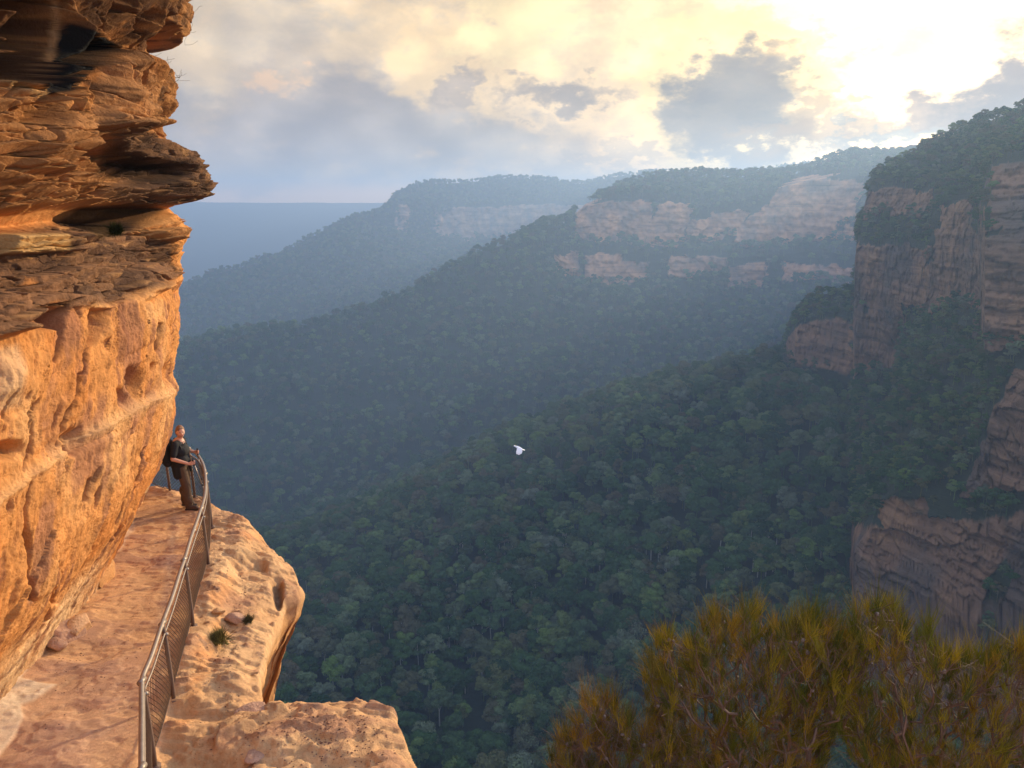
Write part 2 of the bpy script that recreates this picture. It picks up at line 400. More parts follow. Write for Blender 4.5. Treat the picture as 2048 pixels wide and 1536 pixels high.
# --- near spur and the long wooded slope behind it
crestD_py = [(-350, 1240), (400, 1110), (590, 1080), (700, 1045), (800, 998), (900, 938), (1000, 888), (1100, 843), (1200, 808), (1300, 778), (1400, 758), (1500, 738), (1580, 712), (1650, 745), (1750, 770), (1850, 790), (2450, 760)]
crestD_r = [(-350, 520), (400, 540), (590, 560), (800, 590), (1000, 620), (1200, 640), (1400, 650), (1580, 650), (1750, 600), (2450, 560)]
D0 = layer(px, 1850., 215.)
D1 = layer(px, 1536., np.interp(px, [400, 1000, 1600, 2048], [312, 305, 290, 270]))
D2 = layer(px, 1330., np.interp(px, [400, 1000, 1600, 2048], [392, 375, 345, 320]))
D4 = layer(px, crestD_py, crestD_r)
D3 = lerp(D2, D4, .5)+np.array([0, 0, 4.]); D35 = lerp(D2, D4, .82)+np.array([0, 0, 7.])
D5 = shift(D4, 60, -30); C0 = shift(D4, 240, -80)
skyC = [(-350, 830), (357, 696), (500, 668), (640, 648), (730, 628), (800, 598), (900, 540), (960, 508), (1050, 466), (1130, 446), (1170, 407), (1240, 372), (1330, 353), (1480, 353), (1600, 343), (1700, 318), (1830, 307), (2450, 290)]
def near_crest(pts, d):                 # left of the cliffs the line hugs the crest
    sk = curve(px, skyC, 1); t = sst(px, 1060, 1150); return sk*(1-t)+d*(1-t)+curve(px, pts, 1)*t
rC = np.interp(px, [-350, 357, 640, 900, 1100, 1400, 1700, 2450], [980, 1040, 1090, 1150, 1190, 1230, 1250, 1250])
tt = sst(px, 1060, 1180)
C2 = P(px, near_crest([(1100, 552), (1290, 566), (1400, 556), (1460, 578), (1520, 574), (1600, 560), (2450, 560)], 26), rC)
C3 = P(px, near_crest([(1100, 505), (1290, 508), (1450, 516), (1600, 505), (2450, 505)], 18), rC+10*(1+tt))
C4_ = P(px, near_crest([(1130, 474), (1200, 482), (1300, 488), (1380, 476), (1480, 500), (1700, 486), (2450, 480)], 12), rC+20+45*tt)
C5 = P(px, near_crest([(1130, 452), (1170, 412), (1240, 398), (1330, 400), (1400, 408), (1500, 392), (1600, 366), (1700, 352), (2450, 340)], 6), rC+28+65*tt)
C6 = P(px, curve(px, skyC, 1), rC+40+260*tt)
C7 = shift(C6, 150, -70)
C1 = lerp(C0, C2, .33)+np.array([0, 0, -10.]); C15 = lerp(C0, C2, .7)+np.array([0, 0, -8.])
def ragged(pxs, pys, x, y, z, a, sc):
    return pxs+a*fbm(x/sc, y/sc, z/sc*1.2, 711, 5, .6)*1.6, pys+a*.8*fbm(x/sc+9, y/sc, z/sc*1.2, 717, 5, .6)*1.6
def maskC(pxs, pys, x, y, z, K, SP):
    n = fbm(x/70, y/70, z/35, 71, 4); pxs, pys = ragged(pxs, pys, x, y, z, 16, 38)
    # stands of bare cliff (px0, px1, py0, py1, tilt)
    K = np.full_like(K, .0)
    for (a, b, c_, d, til, w) in ((1150, 1244, 402, 484, .1, 1.2), (1244, 1302, 404, 494, .05, 1.2), (1302, 1376, 404, 488, -.3, 1.15), (1376, 1440, 436, 478, 0, 1.), (1112, 1152, 512, 552, 0, 1), (1165, 1240, 515, 560, 0, .9), (1200, 1292, 522, 562, 0, .85),
                            (1456, 1524, 530, 578, 0, .95), (1480, 1560, 440, 492, -.9, .85), (1520, 1645, 356, 474, -1.1, 1.2), (1600, 1720, 366, 424, -.3, 1.), (1420, 1500, 420, 474, 0, .9), (1560, 1720, 425, 484, 0, .85), (1340, 1450, 510, 548, 0, .8), (1560, 1710, 525, 562, 0, .8)):
        xx = pxs+(pys-(c_+d)/2)*(-til)
        q = np.minimum(sst(xx, a-8, a+6)*sst(-xx, -b-8, -b+6), sst(pys, c_-7, c_+5)*sst(-pys, -d-7, -d+4))
        K = np.maximum(K, q*w)
    green = sst(fbm(x/24, y/24, z/40, 79, 4), .15, .4)
    return np.clip(K*(1.0+.25*n)-.12*(n > .25)-.35*green, 0, 1)
Vc, mc, SPc = terrain('valley_slopes', [D0, D1, D2, D3, D35, D4, D5, C0, C1, C15, C2, C3, C4_, C5, C6, C7],
    [20, 30, 30, 30, 22, 10, 14, 30, 60, 60, 22, 26, 40, 30, 12], [0]*16, (9., 95.), rockmask=maskC, rockamp=9., tone=np.array([1.75, 1.4, 1.2]))
scatter(Vc, mc, 1/50., 0, spans=(0, 6), SP=SPc)
scatter(Vc, mc, 1/62., 1, spans=(6.5, 15), SP=SPc)
# --- far ridge
skyB = [(-350, 760), (200, 640), (357, 586), (420, 556), (500, 531), (560, 516), (600, 490), (680, 456), (700, 441), (770, 431), (790, 397), (830, 377), (900, 367), (1000, 359), (1100, 363), (1180, 364), (1250, 352), (1400, 347), (1500, 341), (1620, 333), (1830, 318), (2450, 300)]
sB = curve(px, skyB, 1); tb = sst(px, 660, 800)
rB = np.interp(px, [-350, 357, 600, 780, 1000, 1250, 1620, 2450], [1750, 1850, 2000, 2150, 2400, 2600, 2700, 2700])
B0 = np.stack([C7[:, 0]*0, C7[:, 0]*0, C7[:, 0]*0], -1)
B0 = P(px, 700., 1450.); B0[:, 2] = -300
B1 = P(px, lerp(sB+40, 495, tb), rB-130)
B2 = P(px, lerp(sB+14, np.interp(px, [780, 900, 1150, 2450], [462, 474, 470, 470]), tb), rB)
B3 = P(px, lerp(sB+6, np.interp(px, [700, 790, 900, 1150, 2450], [445, 408, 412, 408, 405]), tb), rB+20)
B4 = P(px, sB, rB+30+170*tb); B5 = shift(B4, 260, -90)
def maskB(pxs, pys, x, y, z, K, SP):
    n = fbm(x/130, y/130, z/300, 91, 3); s = fbm(x/30, y/30, z/160, 95, 3)
    q = sst(SP, 1.75, 2.05)*sst(-SP, -3.1, -2.9)*sst(pxs, 770, 800)*sst(-pxs, -1230, -1150)
    q2 = sst(pxs, 920, 930)*sst(-pxs, -955, -945)*sst(pys, 425, 440)*sst(-pys, -490, -478)
    return np.clip(np.maximum(q*(.75+.7*n+.5*s), q2*.9), 0, 1)
Vb, mb_, SPb = terrain('far_ridge', [B0, B1, B2, B3, B4, B5], [90, 20, 30, 30, 14], [0]*6, (22., 260.), rockmask=maskB, rockamp=14., tone=1.6)
scatter(Vb, mb_, 1/95., 2, spans=(0, 5), SP=SPb)
# --- distant plateau and valley floor
pa = np.linspace(-900, 2900, 300)
A0 = P(pa, 700., 900.); A0[:, 2] = -345
A1 = P(pa, 700., 3300.); A1[:, 2] = -330
A2 = P(pa, 700., 4300.); A2[:, 2] = -120
A3 = P(pa, 402.5+9*fbm(pa/210, 0*pa, 0, 3, 6), 5100.)
A4 = shift(A3, 500, 0)
terrain('distant_plateau', [A0, A1, A2, A3, A4], [30, 20, 20, 6], [0]*5, (14., 900.))
g = np_mesh('ground', [(-6200, -300, -347), (6200, -300, -347), (6200, 6300, -347), (-6200, 6300, -347)], [(0, 1, 2, 3)], [(.03, .035, .02)]*4)
tag(link('ground', g, M_FAR), kind='structure')
# --- escarpment on the right: columns 1690..2500
NE = 740
pe = np.concatenate([np.linspace(1690, 1708, 30), np.linspace(1709, 1965, 330), np.linspace(1966, 2140, 200), np.linspace(2145, 4300, NE-560)])
def le(py, r): return P(pe, np.interp(pe, *zip(*py)), np.interp(pe, *zip(*r)))
wr = [(1690, 210), (1700, 120), (1708, 0)]
def rr(*p): return [(1690, p[0][1]+170), (1700, p[0][1]+60), (1710, p[0][1])]+list(p[1:])
E = [le([(1690, 1560), (2560, 1560)], rr((1708, 300), (1900, 285), (2560, 220))),
     le([(1690, 1200), (1720, 1180), (2560, 1250)], rr((1708, 322), (1900, 300), (2560, 235))),
     le([(1690, 1175), (1700, 1120), (1715, 1090), (1740, 1062), (1760, 1000), (1830, 968), (1900, 985), (1975, 985), (2048, 990), (2560, 1000)], rr((1708, 335), (1900, 318), (2560, 245))),
     le([(1690, 1090), (1700, 1050), (1760, 940), (1850, 880), (1950, 880), (1990, 830), (2048, 790), (2560, 700)], rr((1708, 400), (1900, 350), (1980, 315), (2560, 255))),
     le([(1690, 760), (1790, 762), (1800, 700), (1860, 640), (1955, 640), (1966, 700), (2048, 708), (2560, 720)], rr((1708, 520), (1790, 500), (1860, 440), (1955, 385), (1975, 330), (2560, 280))),
     le([(1690, 745), (1790, 700), (1800, 640), (1860, 612), (1955, 616), (1964, 692), (2048, 700), (2560, 700)], rr((1708, 525), (1790, 505), (1860, 446), (1955, 392), (1970, 332), (2560, 280))),
     le([(1690, 640), (1708, 605), (1850, 600), (1870, 590), (1955, 590), (1966, 600), (2560, 600)], rr((1708, 535), (1860, 452), (1955, 398), (1970, 336), (2560, 284))),
     le([(1690, 640), (1708, 600), (1713, 495), (1850, 498), (1870, 470), (1955, 470), (1966, 480), (2048, 470), (2560, 470)], rr((1708, 540), (1860, 460), (1955, 404), (1970, 342), (2560, 290))),
     le([(1690, 640), (1708, 598), (1713, 490), (1726, 428), (1850, 430), (1880, 410), (1955, 420), (1970, 420), (2560, 400)], rr((1708, 556), (1860, 475), (1955, 412), (1970, 350), (2560, 296))),
     le([(1690, 640), (1708, 597), (1713, 488), (1726, 425), (1738, 380), (1850, 380), (1900, 360), (1960, 350), (1985, 330), (2560, 300)], rr((1708, 566), (1860, 490), (1955, 440), (1985, 380), (2560, 310))),
     le([(1690, 640), (1708, 596), (1713, 486), (1726, 422), (1738, 375), (1752, 345), (1800, 326), (1842, 308), (1852, 290), (1900, 272), (1960, 250), (2048, 226), (2560, 110), (3400, -90), (4300, -330)], rr((1708, 590), (1860, 560), (2560, 440), (4300, 560)))]  # unseen end of the ridge extended and raised to shade the valley
E.append(shift(E[-1], 120, -20))
def maskE(pxs, pys, x, y, z, K, SP):
    n = fbm(x/26, y/26, z/16, 71, 4); n2 = fbm(x/60, y/60, z/9, 75, 3); pxs, pys = ragged(pxs, pys, x, y, z, 20, 15)
    K = np.zeros_like(K)
    def box(a, b, c_, d, w, til=0.):
        nonlocal K
        xx = pxs+(pys-(c_+d)/2)*til
        K = np.maximum(K, w*sst(xx, a-7, a+5)*sst(-xx, -b-7, -b+5)*sst(pys, c_-8, c_+6)*sst(-pys, -d-8, -d+6))
    box(1700, 1850, 490, 610, 1.25); box(1700, 1860, 380, 430, 1.1); box(1690, 1795, 604, 752, .95, .25)
    box(1856, 1966, 455, 616, 1.25, .1); box(1880, 1965, 405, 470, .9); box(1955, 2600, 470, 702, 1.35); box(1975, 2600, 330, 480, .95)
    box(1690, 1830, 1050, 1240, 1.2, .1); box(1820, 1870, 1090, 1200, .8); box(1850, 1930, 1130, 1260, .95, -.2); box(1800, 2600, 1030, 1600, 1.0)
    box(1690, 1800, 1180, 1600, 1.1); box(1975, 2600, 740, 985, 1.0, .45); box(1755, 1850, 995, 1060, .6)
    green = sst(fbm(x/11, y/11, z/26, 79, 4), .12, .34)+.8*sst(fbm(x/30, y/30, z/4.5, 83, 3), .28, .5)
    return np.clip(K*(1+.35*n+.15*n2)-.02-.45*green, 0, 1)
Ve, me_, SPe = terrain('escarpment', E, [16, 60, 50, 46, 8, 30, 34, 24, 24, 24, 8], [0]*12, (2.5, 45.), rockmask=maskE, rockamp=6., tone=np.array([.80, .68, .62]))
scatter(Ve, me_, 1/21., 3, spans=(.8, 11), SP=SPe)
# outcrop left of the pillars
NO = 160; po = np.linspace(1560, 1730, NO)
def lo(py, r): return P(po, np.interp(po, *zip(*py)), np.interp(po, *zip(*r)))
ro = [(1560, 760), (1576, 640), (1590, 600), (1730, 540)]
O = [lo([(1560, 760), (1600, 760), (1730, 790)], ro), lo([(1560, 735), (1577, 722), (1650, 735), (1730, 752)], ro),
     lo([(1560, 715), (1577, 668), (1600, 640), (1650, 625), (1730, 640)], [(a, b+10) for a, b in ro]),
     lo([(1560, 712), (1577, 664), (1590, 632), (1610, 607), (1640, 592), (1730, 570)], [(a, b+45) for a, b in ro])]
O.append(shift(O[-1], 80, -30))
def maskO(pxs, pys, x, y, z, K, SP):
    n = fbm(x/26, y/26, z/16, 171, 4)
    return np.clip(sst(SP, .7, 1.)*sst(-SP, -2.1, -1.8)*(.72+.5*n), 0, 1)
Vo, mo, SPo = terrain('rock_outcrop', O, [8, 30, 20, 8], [0]*5, (3., 40.), rockmask=maskO, rockamp=5., tone=np.array([.80, .68, .62]))
scatter(Vo, mo, 1/32., 3, SP=SPo)
# ================================================================ FOREST
def tree_mesh(seed, nclump, leaves, leaf, spread=1., tall=0.):
    """unit-metre gum tree about 20 m high; returns crown mesh and trunk mesh"""
    g = np.random.default_rng(seed); H = 20.; Rr = 6.2*spread
    cs = []
    for i in range(nclump):
        a = g.random()*2*math.pi; q = math.sqrt(g.random()); h = g.random()
        rad = Rr*q*(.45+.55*math.sin(math.pi*min(1, .25+h*.65)))
        z = H*(.48+tall)+(H*(.44-tall*.8))*h*(1-.28*q*q)
        cs.append((rad*math.cos(a), rad*math.sin(a), z, (1.5+1.5*g.random())*(1.15-.3*q)*(1-.0*h)))
    cs = np.array(cs)
    n = leaves; ci = g.integers(0, nclump, n); c = cs[ci]
    d = g.normal(size=(n, 3)); d /= np.linalg.norm(d, axis=1)[:, None]; d[:, 2] = np.where(d[:, 2] < -.35, -d[:, 2], d[:, 2])
    rad = c[:, 3]*(.72+.36*g.random(n)); pos = c[:, :3]+d*rad[:, None]*np.array([1.15, 1.15, .72])
    nr = d+g.normal(size=(n, 3))*.45; nr /= np.linalg.norm(nr, axis=1)[:, None]
    t = np.cross(nr, g.normal(size=(n, 3))); t /= np.linalg.norm(t, axis=1)[:, None]; b = np.cross(nr, t)
    s = (leaf*(.6+.8*g.random(n)))[:, None]
    V = np.stack([pos-t*s-b*s*.6, pos+t*s*.9-b*s*.45, pos+t*s*.5+b*s*.7, pos-t*s*.6+b*s*.55], 1).reshape(-1, 3)
    cr = np_mesh('crown', V, np.arange(4*n).reshape(-1, 4), smooth=False)
    cr.materials.append(M_LEAF)
    mb = MB(); top = H*(.80); lean = g.normal(size=2)*.6
    mb.tube([(0, 0, -2), (lean[0]*.3, lean[1]*.3, H*.3), (lean[0], lean[1], top)], [.40, .32, .14], 5, False)
    for c in cs[g.permutation(nclump)[:6]]:
        z0 = H*(.38+.2*g.random()); k = z0/top
        mb.tube([(lean[0]*k, lean[1]*k, z0), ((c[0]+lean[0]*k)*.5, (c[1]+lean[1]*k)*.5, (z0+c[2])*.5+.4), (c[0], c[1], c[2]-.3)], [.17, .12, .06], 4, False)
    me = bpy.data.meshes.new('trunk'); me.from_pydata(np.concatenate(mb.v).tolist(), [], mb.f); me.update(); me.materials.append(M_BARK)
    return cr, me
NV = 7
near_var = [tree_mesh(100+i, 13+i % 4*3, 3400, .40, .85+.1*(i % 4), .1*(i % 3 == 1)) for i in range(NV)]
mid_var = [tree_mesh(200+i, 9+i % 3*3, 700, .80, .80+.12*(i % 3), (.05, .22, .13)[i % 3]) for i in range(6)]
far_var = [tree_mesh(300+i, 8, 220, 1.45, 1.) for i in range(4)]
shr_var = [tree_mesh(400+i, 14, 1700, .52, 1.1) for i in range(5)]
mid_var += [tree_mesh(230, 7, 90, .5, 1.0, .1), tree_mesh(231, 6, 60, .5, .8, .2)]      # thin, nearly dead crowns
near_dead = [tree_mesh(130, 9, 260, .35, .9, .1)]
def joined(pair, name):
    me = bpy.data.meshes.new(name); bm = bmesh.new(); bm.from_mesh(pair[0]); bm.from_mesh(pair[1])
    nf = len(pair[0].polygons); bm.faces.ensure_lookup_table()
    for f in bm.faces: f.material_index = 0 if f.index < nf and f.index >= 0 else 1
    for i, f in enumerate(bm.faces): f.material_index = 0 if i < nf else 1
    bm.to_mesh(me); bm.free(); me.materials.clear(); me.materials.append(M_LEAF); me.materials.append(M_BARK); return me
POS = np.concatenate([a for a, b in TREES]); CLS = np.concatenate([b for a, b in TREES])
n = len(POS); dist = np.linalg.norm(POS, axis=1); pX, pY = proj(POS)
sz = np.where(CLS == 3, .36, np.where(CLS == 2, .78, np.where(CLS == 0, .88, .74)))*(.55+.70*RNG.random(n))
big = fbm(POS[:, 0]/60, POS[:, 1]/60, 0, 401, 3); sz *= np.where(CLS == 3, 1, 1+.35*big)
rot = RNG.random(n)*6.283
# the largest trees in view are things of their own
blk = (pX < 610) & (pY > 1000) | (pX < 860) & (pY > 1400) | (pX > 1090) & (pY > 1180) | (pX < 20) | (pX > 2030) | (pY > 1515)
own = np.where(~blk & (CLS == 0) & (pX < 1650) & (pY > 1090), sz/dist, 0); order = np.argsort(-own)[:290]
isown = np.zeros(n, bool); isown[order] = True; isown &= own > 0
for k, i in enumerate(np.nonzero(isown)[0]):
    cr, tr = near_var[k % NV]
    o = empty('gum_tree', POS[i], rot[i]); o.scale = (sz[i],)*3
    tag(o, 'rounded dark green gum tree in the dense forest low on the valley floor', 'tree', 'gum trees on the valley floor')
    c = bpy.data.objects.new('crown', cr); COL.objects.link(c); c.parent = o
    t_ = bpy.data.objects.new('trunk', tr); COL.objects.link(t_); t_.parent = o
def forest(name, sel, variants, label):
    col = bpy.data.collections.new(name+'_kinds')
    for i, v in enumerate(variants):
        col.objects.link(bpy.data.objects.new('%s_kind_%02d' % (name, i), joined(v, 'tree')))
    p = POS[sel]; me = bpy.data.meshes.new(name); me.vertices.add(len(p)); me.vertices.foreach_set('co', p.astype(np.float32).ravel())
    for nm, val in (('tsize', sz[sel]), ('trot', rot[sel]), ('tkind', (len(variants)*RNG.random(len(p))**(1.25 if name[0] in 'vs' else 1)).astype(int).astype(np.float32))):
        me.attributes.new(nm, 'FLOAT', 'POINT').data.foreach_set('value', np.asarray(val, np.float32))
    o = bpy.data.objects.new(name, me); COL.objects.link(o); tag(o, label, 'forest', kind='stuff')
    ng = bpy.data.node_groups.new(name, 'GeometryNodeTree')
    ng.interface.new_socket('Geometry', in_out='INPUT', socket_type='NodeSocketGeometry'); ng.interface.new_socket('Geometry', in_out='OUTPUT', socket_type='NodeSocketGeometry')
    N = ng.nodes; L = ng.links
    gi = N.new('NodeGroupInput'); go = N.new('NodeGroupOutput'); ip = N.new('GeometryNodeInstanceOnPoints'); ci = N.new('GeometryNodeCollectionInfo')
    ci.inputs['Collection'].default_value = col; ci.inputs['Separate Children'].default_value = True; ci.inputs['Reset Children'].default_value = True
    def at(nm):
        a = N.new('GeometryNodeInputNamedAttribute'); a.data_type = 'FLOAT'; a.inputs['Name'].default_value = nm; return a.outputs['Attribute']
    cx = N.new('ShaderNodeCombineXYZ'); L.new(at('trot'), cx.inputs[2])
    L.new(gi.outputs[0], ip.inputs['Points']); L.new(ci.outputs[0], ip.inputs['Instance']); ip.inputs['Pick Instance'].default_value = True
    L.new(at('tkind'), ip.inputs['Instance Index']); L.new(cx.outputs[0], ip.inputs['Rotation']); L.new(at('tsize'), ip.inputs['Scale'])
    L.new(ip.outputs[0], go.inputs[0])
    md = o.modifiers.new('trees', 'NODES'); md.node_group = ng; return o
forest('valley_forest', ~isown & (CLS == 0), near_var+near_dead, 'dense dark green gum forest covering the near valley spur')
forest('slope_forest', (CLS == 1), mid_var, 'blue green gum forest with pale trunks on the long valley slope')
forest('ridge_forest', (CLS == 2), far_var, 'hazy blue forest covering the far ridge beneath its cliffs')
forest('cliff_scrub', (CLS == 3), shr_var, 'green scrub and small trees clinging to the ledges of the right hand cliffs')
print('TREES', n, [int((CLS == q).sum()) for q in range(4)], isown.sum())
# ================================================================ SANDSTONE WALL BESIDE THE PATH
def poly_dist(U, V, pts):               # distance to an open polyline
    best = np.full(U.shape, 1e9, np.float32); pts = np.array(pts, float)
    for a, b in zip(pts[:-1], pts[1:]):
        d = b-a; t = np.clip(((U-a[0])*d[0]+(V-a[1])*d[1])/(d@d), 0, 1)
        best = np.minimum(best, np.hypot(U-a[0]-t*d[0], V-a[1]-t*d[1]))
    return best
def in_poly(U, V, pts):
    ins = np.zeros(U.shape, bool); pts = np.array(pts, float)
    for a, b in zip(pts, np.roll(pts, -1, 0)):
        c = ((a[1] > V) != (b[1] > V)); ins ^= c & (U < (b[0]-a[0])*(V-a[1])/(b[1]-a[1]+1e-12)+a[0])
    return ins
def soft_poly(U, V, pts, w):
    d = poly_dist(U, V, list(pts)+[pts[0]]); d = np.where(in_poly(U, V, pts), d, -d); return sst(d, -w, w)
SIL = np.array([(3.2, 9.), (2.4, 5.2), (1.75, 4.4), (1.62, 3.76), (1.54, 3.11), (1.08, 3.02), (.69, 2.99), (.57, 2.85), (.71, 2.69), (.95, 2.45), (1.03, 2.15), (1.0, 1.79), (.79, 1.54), (.99, 1.22), (1.30, 1.11), (1.60, .90), (1.72, .74), (1.70, .62), (1.82, .43), (1.78, .14), (1.45, .01), (1.02, -.10), (1.13, -.30), (1.35, -.50), (1.35, -.64), (1.13, -1.1), (1.1, -1.45), (1.0, -1.74), (.99, -2.41), (.82, -3.2), (.80, -3.85), (.73, -4.4), (.45, -4.91), (.24, -5.34), (0, -6.), (0, -7.)])[::-1]
NEAR = np.array([(5.6, 9.), (5.0, 5.6), (2.6, 4.4), (1.9, 3.4), (1.5, 2.8), (1.0, 2.3), (.85, 1.8), (1.0, 1.4), (1.15, 1.), (1.2, .7), (1.1, .35), (.75, .05), (.45, -.1), (.30, -.25), (.42, -.32), (.46, -.55), (.55, -.62), (.95, -1.04), (1.2, -1.22), (1.25, -1.8), (1.15, -2.6), (1.1, -3.4), (1.02, -3.9), (.8, -4.5), (.5, -5.0), (.22, -5.5), (0, -6.), (0, -7.)])[::-1]  # topmost points: unseen overhang added to block sun and sky
def wall_plan():
    c = [(-6.0, 1.0), (-6.15, 4.), (-6.22, 6.5), (-6.29, 8.35), (-6.42, 9.67), (-6.56, 10.6), (-6.66, 11.35), (-7.03, 12.71), (-7.4, 13.9), (-7.77, 15.42), (-8.1, 16.05), (-8.9, 16.45), (-10.5, 16.6), (-14., 16.6)]
    c = np.array(c); s = np.concatenate([[0], np.cumsum(np.linalg.norm(np.diff(c, axis=0), axis=1))])
    return c, s
WC, WS = wall_plan()
def wall():
    sc = WS[9]                                                   # arclength of the corner
    s = np.concatenate([np.linspace(0, WS[3]-1.2, 70)[:-1], np.linspace(WS[3]-1.2, sc+.9, 640)[:-1], np.linspace(sc+.9, WS[-1], 60)])
    z = np.concatenate([np.linspace(-6.7, 3.9, 960)[:-1], np.linspace(3.9, 9., 70)])
    X = np.interp(s, WS, WC[:, 0]); Y = np.interp(s, WS, WC[:, 1])
    k = np.exp(-.5*(np.arange(-40, 41)/14.)**2); k /= k.sum()
    def smooth(a): return np.convolve(np.pad(a, 40, mode='edge'), k, 'valid')
    s_u = np.linspace(0, WS[-1], 1600); Xu = np.interp(s_u, WS, WC[:, 0]); Yu = np.interp(s_u, WS, WC[:, 1]); Xu, Yu = smooth(Xu), smooth(Yu)
    tx, ty = np.gradient(Xu, s_u), np.gradient(Yu, s_u); l = np.hypot(tx, ty); nx, ny = smooth(ty/l), smooth(-tx/l); l = np.hypot(nx, ny)
    X, Y = np.interp(s, s_u, Xu), np.interp(s, s_u, Yu); NX, NY = np.interp(s, s_u, nx/l), np.interp(s, s_u, ny/l)
    S, Z = np.meshgrid(s, z); X, Y, NX, NY = (np.broadcast_to(q, S.shape) for q in (X, Y, NX, NY))
    far = sst(S, sc-3.2, sc-.9); far9 = sst(S, sc-1.6, sc-.2)*sst(Z, 3.6, 4.4); far = far*sst(-Z, -4.2, -3.8)+far9*sst(Z, 3.8, 4.2)
    wv = .10*fbm(S/1.6, Z/1.2, 0, 3, 3)                          # beds wander a little in height
    Zs = Z+wv*(1-far*.6)
    o = lerp(np.interp(Zs, NEAR[:, 1], NEAR[:, 0]), np.interp(Zs, SIL[:, 1], SIL[:, 0]), far)
    def pix(o): return proj(np.stack([X+NX*o, Y+NY*o, Z], -1))
    U, V = pix(o)
    # ---- masks of the beds
    slab = sst(Zs, -1.32, -1.20)*sst(-Zs, .22, .38)              # loose dark slabs
    slab = slab*(1-.8*far*sst(U, 345, 352))
    ledge = sst(Zs, -.12, .05)*sst(-Zs, -1.22, -1.08)            # thin bedded dark ledge
    upper = sst(Zs, 1.05, 1.35)
    lower = sst(-Zs, 1.18, 1.35)
    # ---- big forms of the upper rock, placed where the photo has them
    d = np.zeros_like(S)
    d += .34*soft_poly(U, V, [(182, 250), (205, 120), (235, 100), (290, 118), (318, 160), (318, 225), (290, 248), (250, 255)], 12)*(1-.0*far)
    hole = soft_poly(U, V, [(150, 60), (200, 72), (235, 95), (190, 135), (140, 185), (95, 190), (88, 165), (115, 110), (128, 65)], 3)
    d -= 2.6*hole
    d -= .95*soft_poly(U, V, [(-60, 112), (85, 105), (80, 165), (45, 165), (-60, 150)], 5)
    d -= .6*soft_poly(U, V, [(-60, 10), (92, 0), (98, 60), (86, 100), (-60, 105)], 8)
    d += .5*soft_poly(U, V, [(50, 20), (66, 20), (54, 85), (42, 82)], 4)
    d += .30*np.exp(-(poly_dist(U, V, [(106, -30), (112, 40), (104, 100), (84, 165), (90, 190)])/9.)**2)
    d += .25*np.exp(-(poly_dist(U, V, [(-10, 158), (40, 170), (84, 190), (60, 205)])/8.)**2)
    d -= .35*soft_poly(U, V, [(30, 215), (90, 195), (140, 195), (110, 235), (60, 250)], 9)
    d += .25*soft_poly(U, V, [(50, 330), (75, 270), (110, 240), (165, 245), (165, 290), (120, 340)], 14)
    d -= .60*soft_poly(U, V, [(170, 330), (205, 272), (240, 268), (262, 300), (300, 318), (370, 335), (385, 350), (300, 372), (190, 360)], 8)
    d -= .8*soft_poly(U, V, [(110, 440), (160, 418), (300, 412), (330, 420), (270, 445), (220, 470), (185, 465)], 8)
    d += .30*soft_poly(U, V, [(255, 462), (290, 425), (325, 418), (345, 440), (340, 480), (300, 478)], 8)
    d += .22*soft_poly(U, V, [(-20, 468), (140, 466), (142, 500), (60, 505), (-20, 510)], 5)
    crk = np.zeros_like(S)
    d -= .35*soft_poly(U, V, [(78, 620), (140, 608), (140, 655), (85, 655)], 8)
    d -= .30*soft_poly(U, V, [(197, 620), (226, 620), (222, 650), (200, 690), (190, 680)], 6)
    d += .20*soft_poly(U, V, [(265, 545), (300, 535), (345, 530), (352, 560), (310, 580), (270, 578)], 8)
    for q in ([(170, 748), (165, 790), (140, 850), (132, 890)], [(64, 968), (54, 1020), (58, 1100), (52, 1200)], [(112, 1150), (98, 1205)], [(205, 640), (186, 700), (175, 745)], [(313, 650), (306, 715)], [(150, 600), (130, 720)], [(62, 830), (95, 800), (70, 900), (55, 940)], [(180, 960), (172, 1000)], [(285, 900), (268, 960)], [(92, 1180), (86, 1240)]):
        kq = np.exp(-(poly_dist(U+6*fbm(S*3, Z*3, 0, 9, 4), V, q)/3.4)**2); d -= .24*kq; crk = np.maximum(crk, kq)
    for (a, b, ra, rb, dep) in ((265, 765, 12, 30, .30), (332, 748, 12, 20, .30), (303, 735, 7, 10, .25), (240, 795, 7, 18, .2), (300, 780, 6, 12, .2), (160, 880, 16, 22, .18), (150, 900, 10, 10, .2), (24, 760, 30, 40, -.10), (228, 690, 6, 14, .12), (232, 590, 6, 8, .2), (22, 900, 26, 16, .3)):
        d -= dep*np.exp(-(((U-a)/ra)**2+((V-b)/rb)**2)**1.5)
    band = poly_dist(U, V, [(360, 775), (300, 800), (250, 820), (190, 862), (120, 915), (50, 958), (-60, 1030)])
    below = V > np.interp(U, [-60, 50, 120, 190, 250, 300, 360], [1030, 958, 915, 862, 820, 800, 775])
    d += np.where(below, .05*np.exp(-(band/60.)**2), 0.)*(1-far)+.030*np.exp(-(band/8.)**2)
    # ---- broken beds: plates that stick out by different amounts
    sw = S+.25*fbm(S*1.3, Z*2, 0, 22, 3)
    def plates(ws, wz, tilt, sd_, am):
        f1, f2, cid, cx, cy = worley(sw/ws, (Z+tilt*S+.05*fbm(S*2, Z*2, 0, sd_, 2))/wz, sd_)
        return am*((cid-.5)*1.6+cy*.9+.5*cx), sst(f2-f1, .0, .07)
    p1, e1 = plates(.95, .24, .07, 201, .15); p2, e2 = plates(.42, .115, -.10, 207, .06); p3, e3 = plates(1.5, .55, .18, 213, .26)
    p4, e4 = plates(.75, .62, .3, 219, .16)
    d += slab*(p1+1.25*p2+.5*p3-.13*(1-e1)-.06*(1-e2)+.03*fbm(S*7, Z*12, 0, 92, 3))
    d += ledge*(.9*p1+1.1*p2+.03*vn(S*.8, Z*16, 0, 90))-ledge*(.14*(1-e1)+.08*(1-e2))
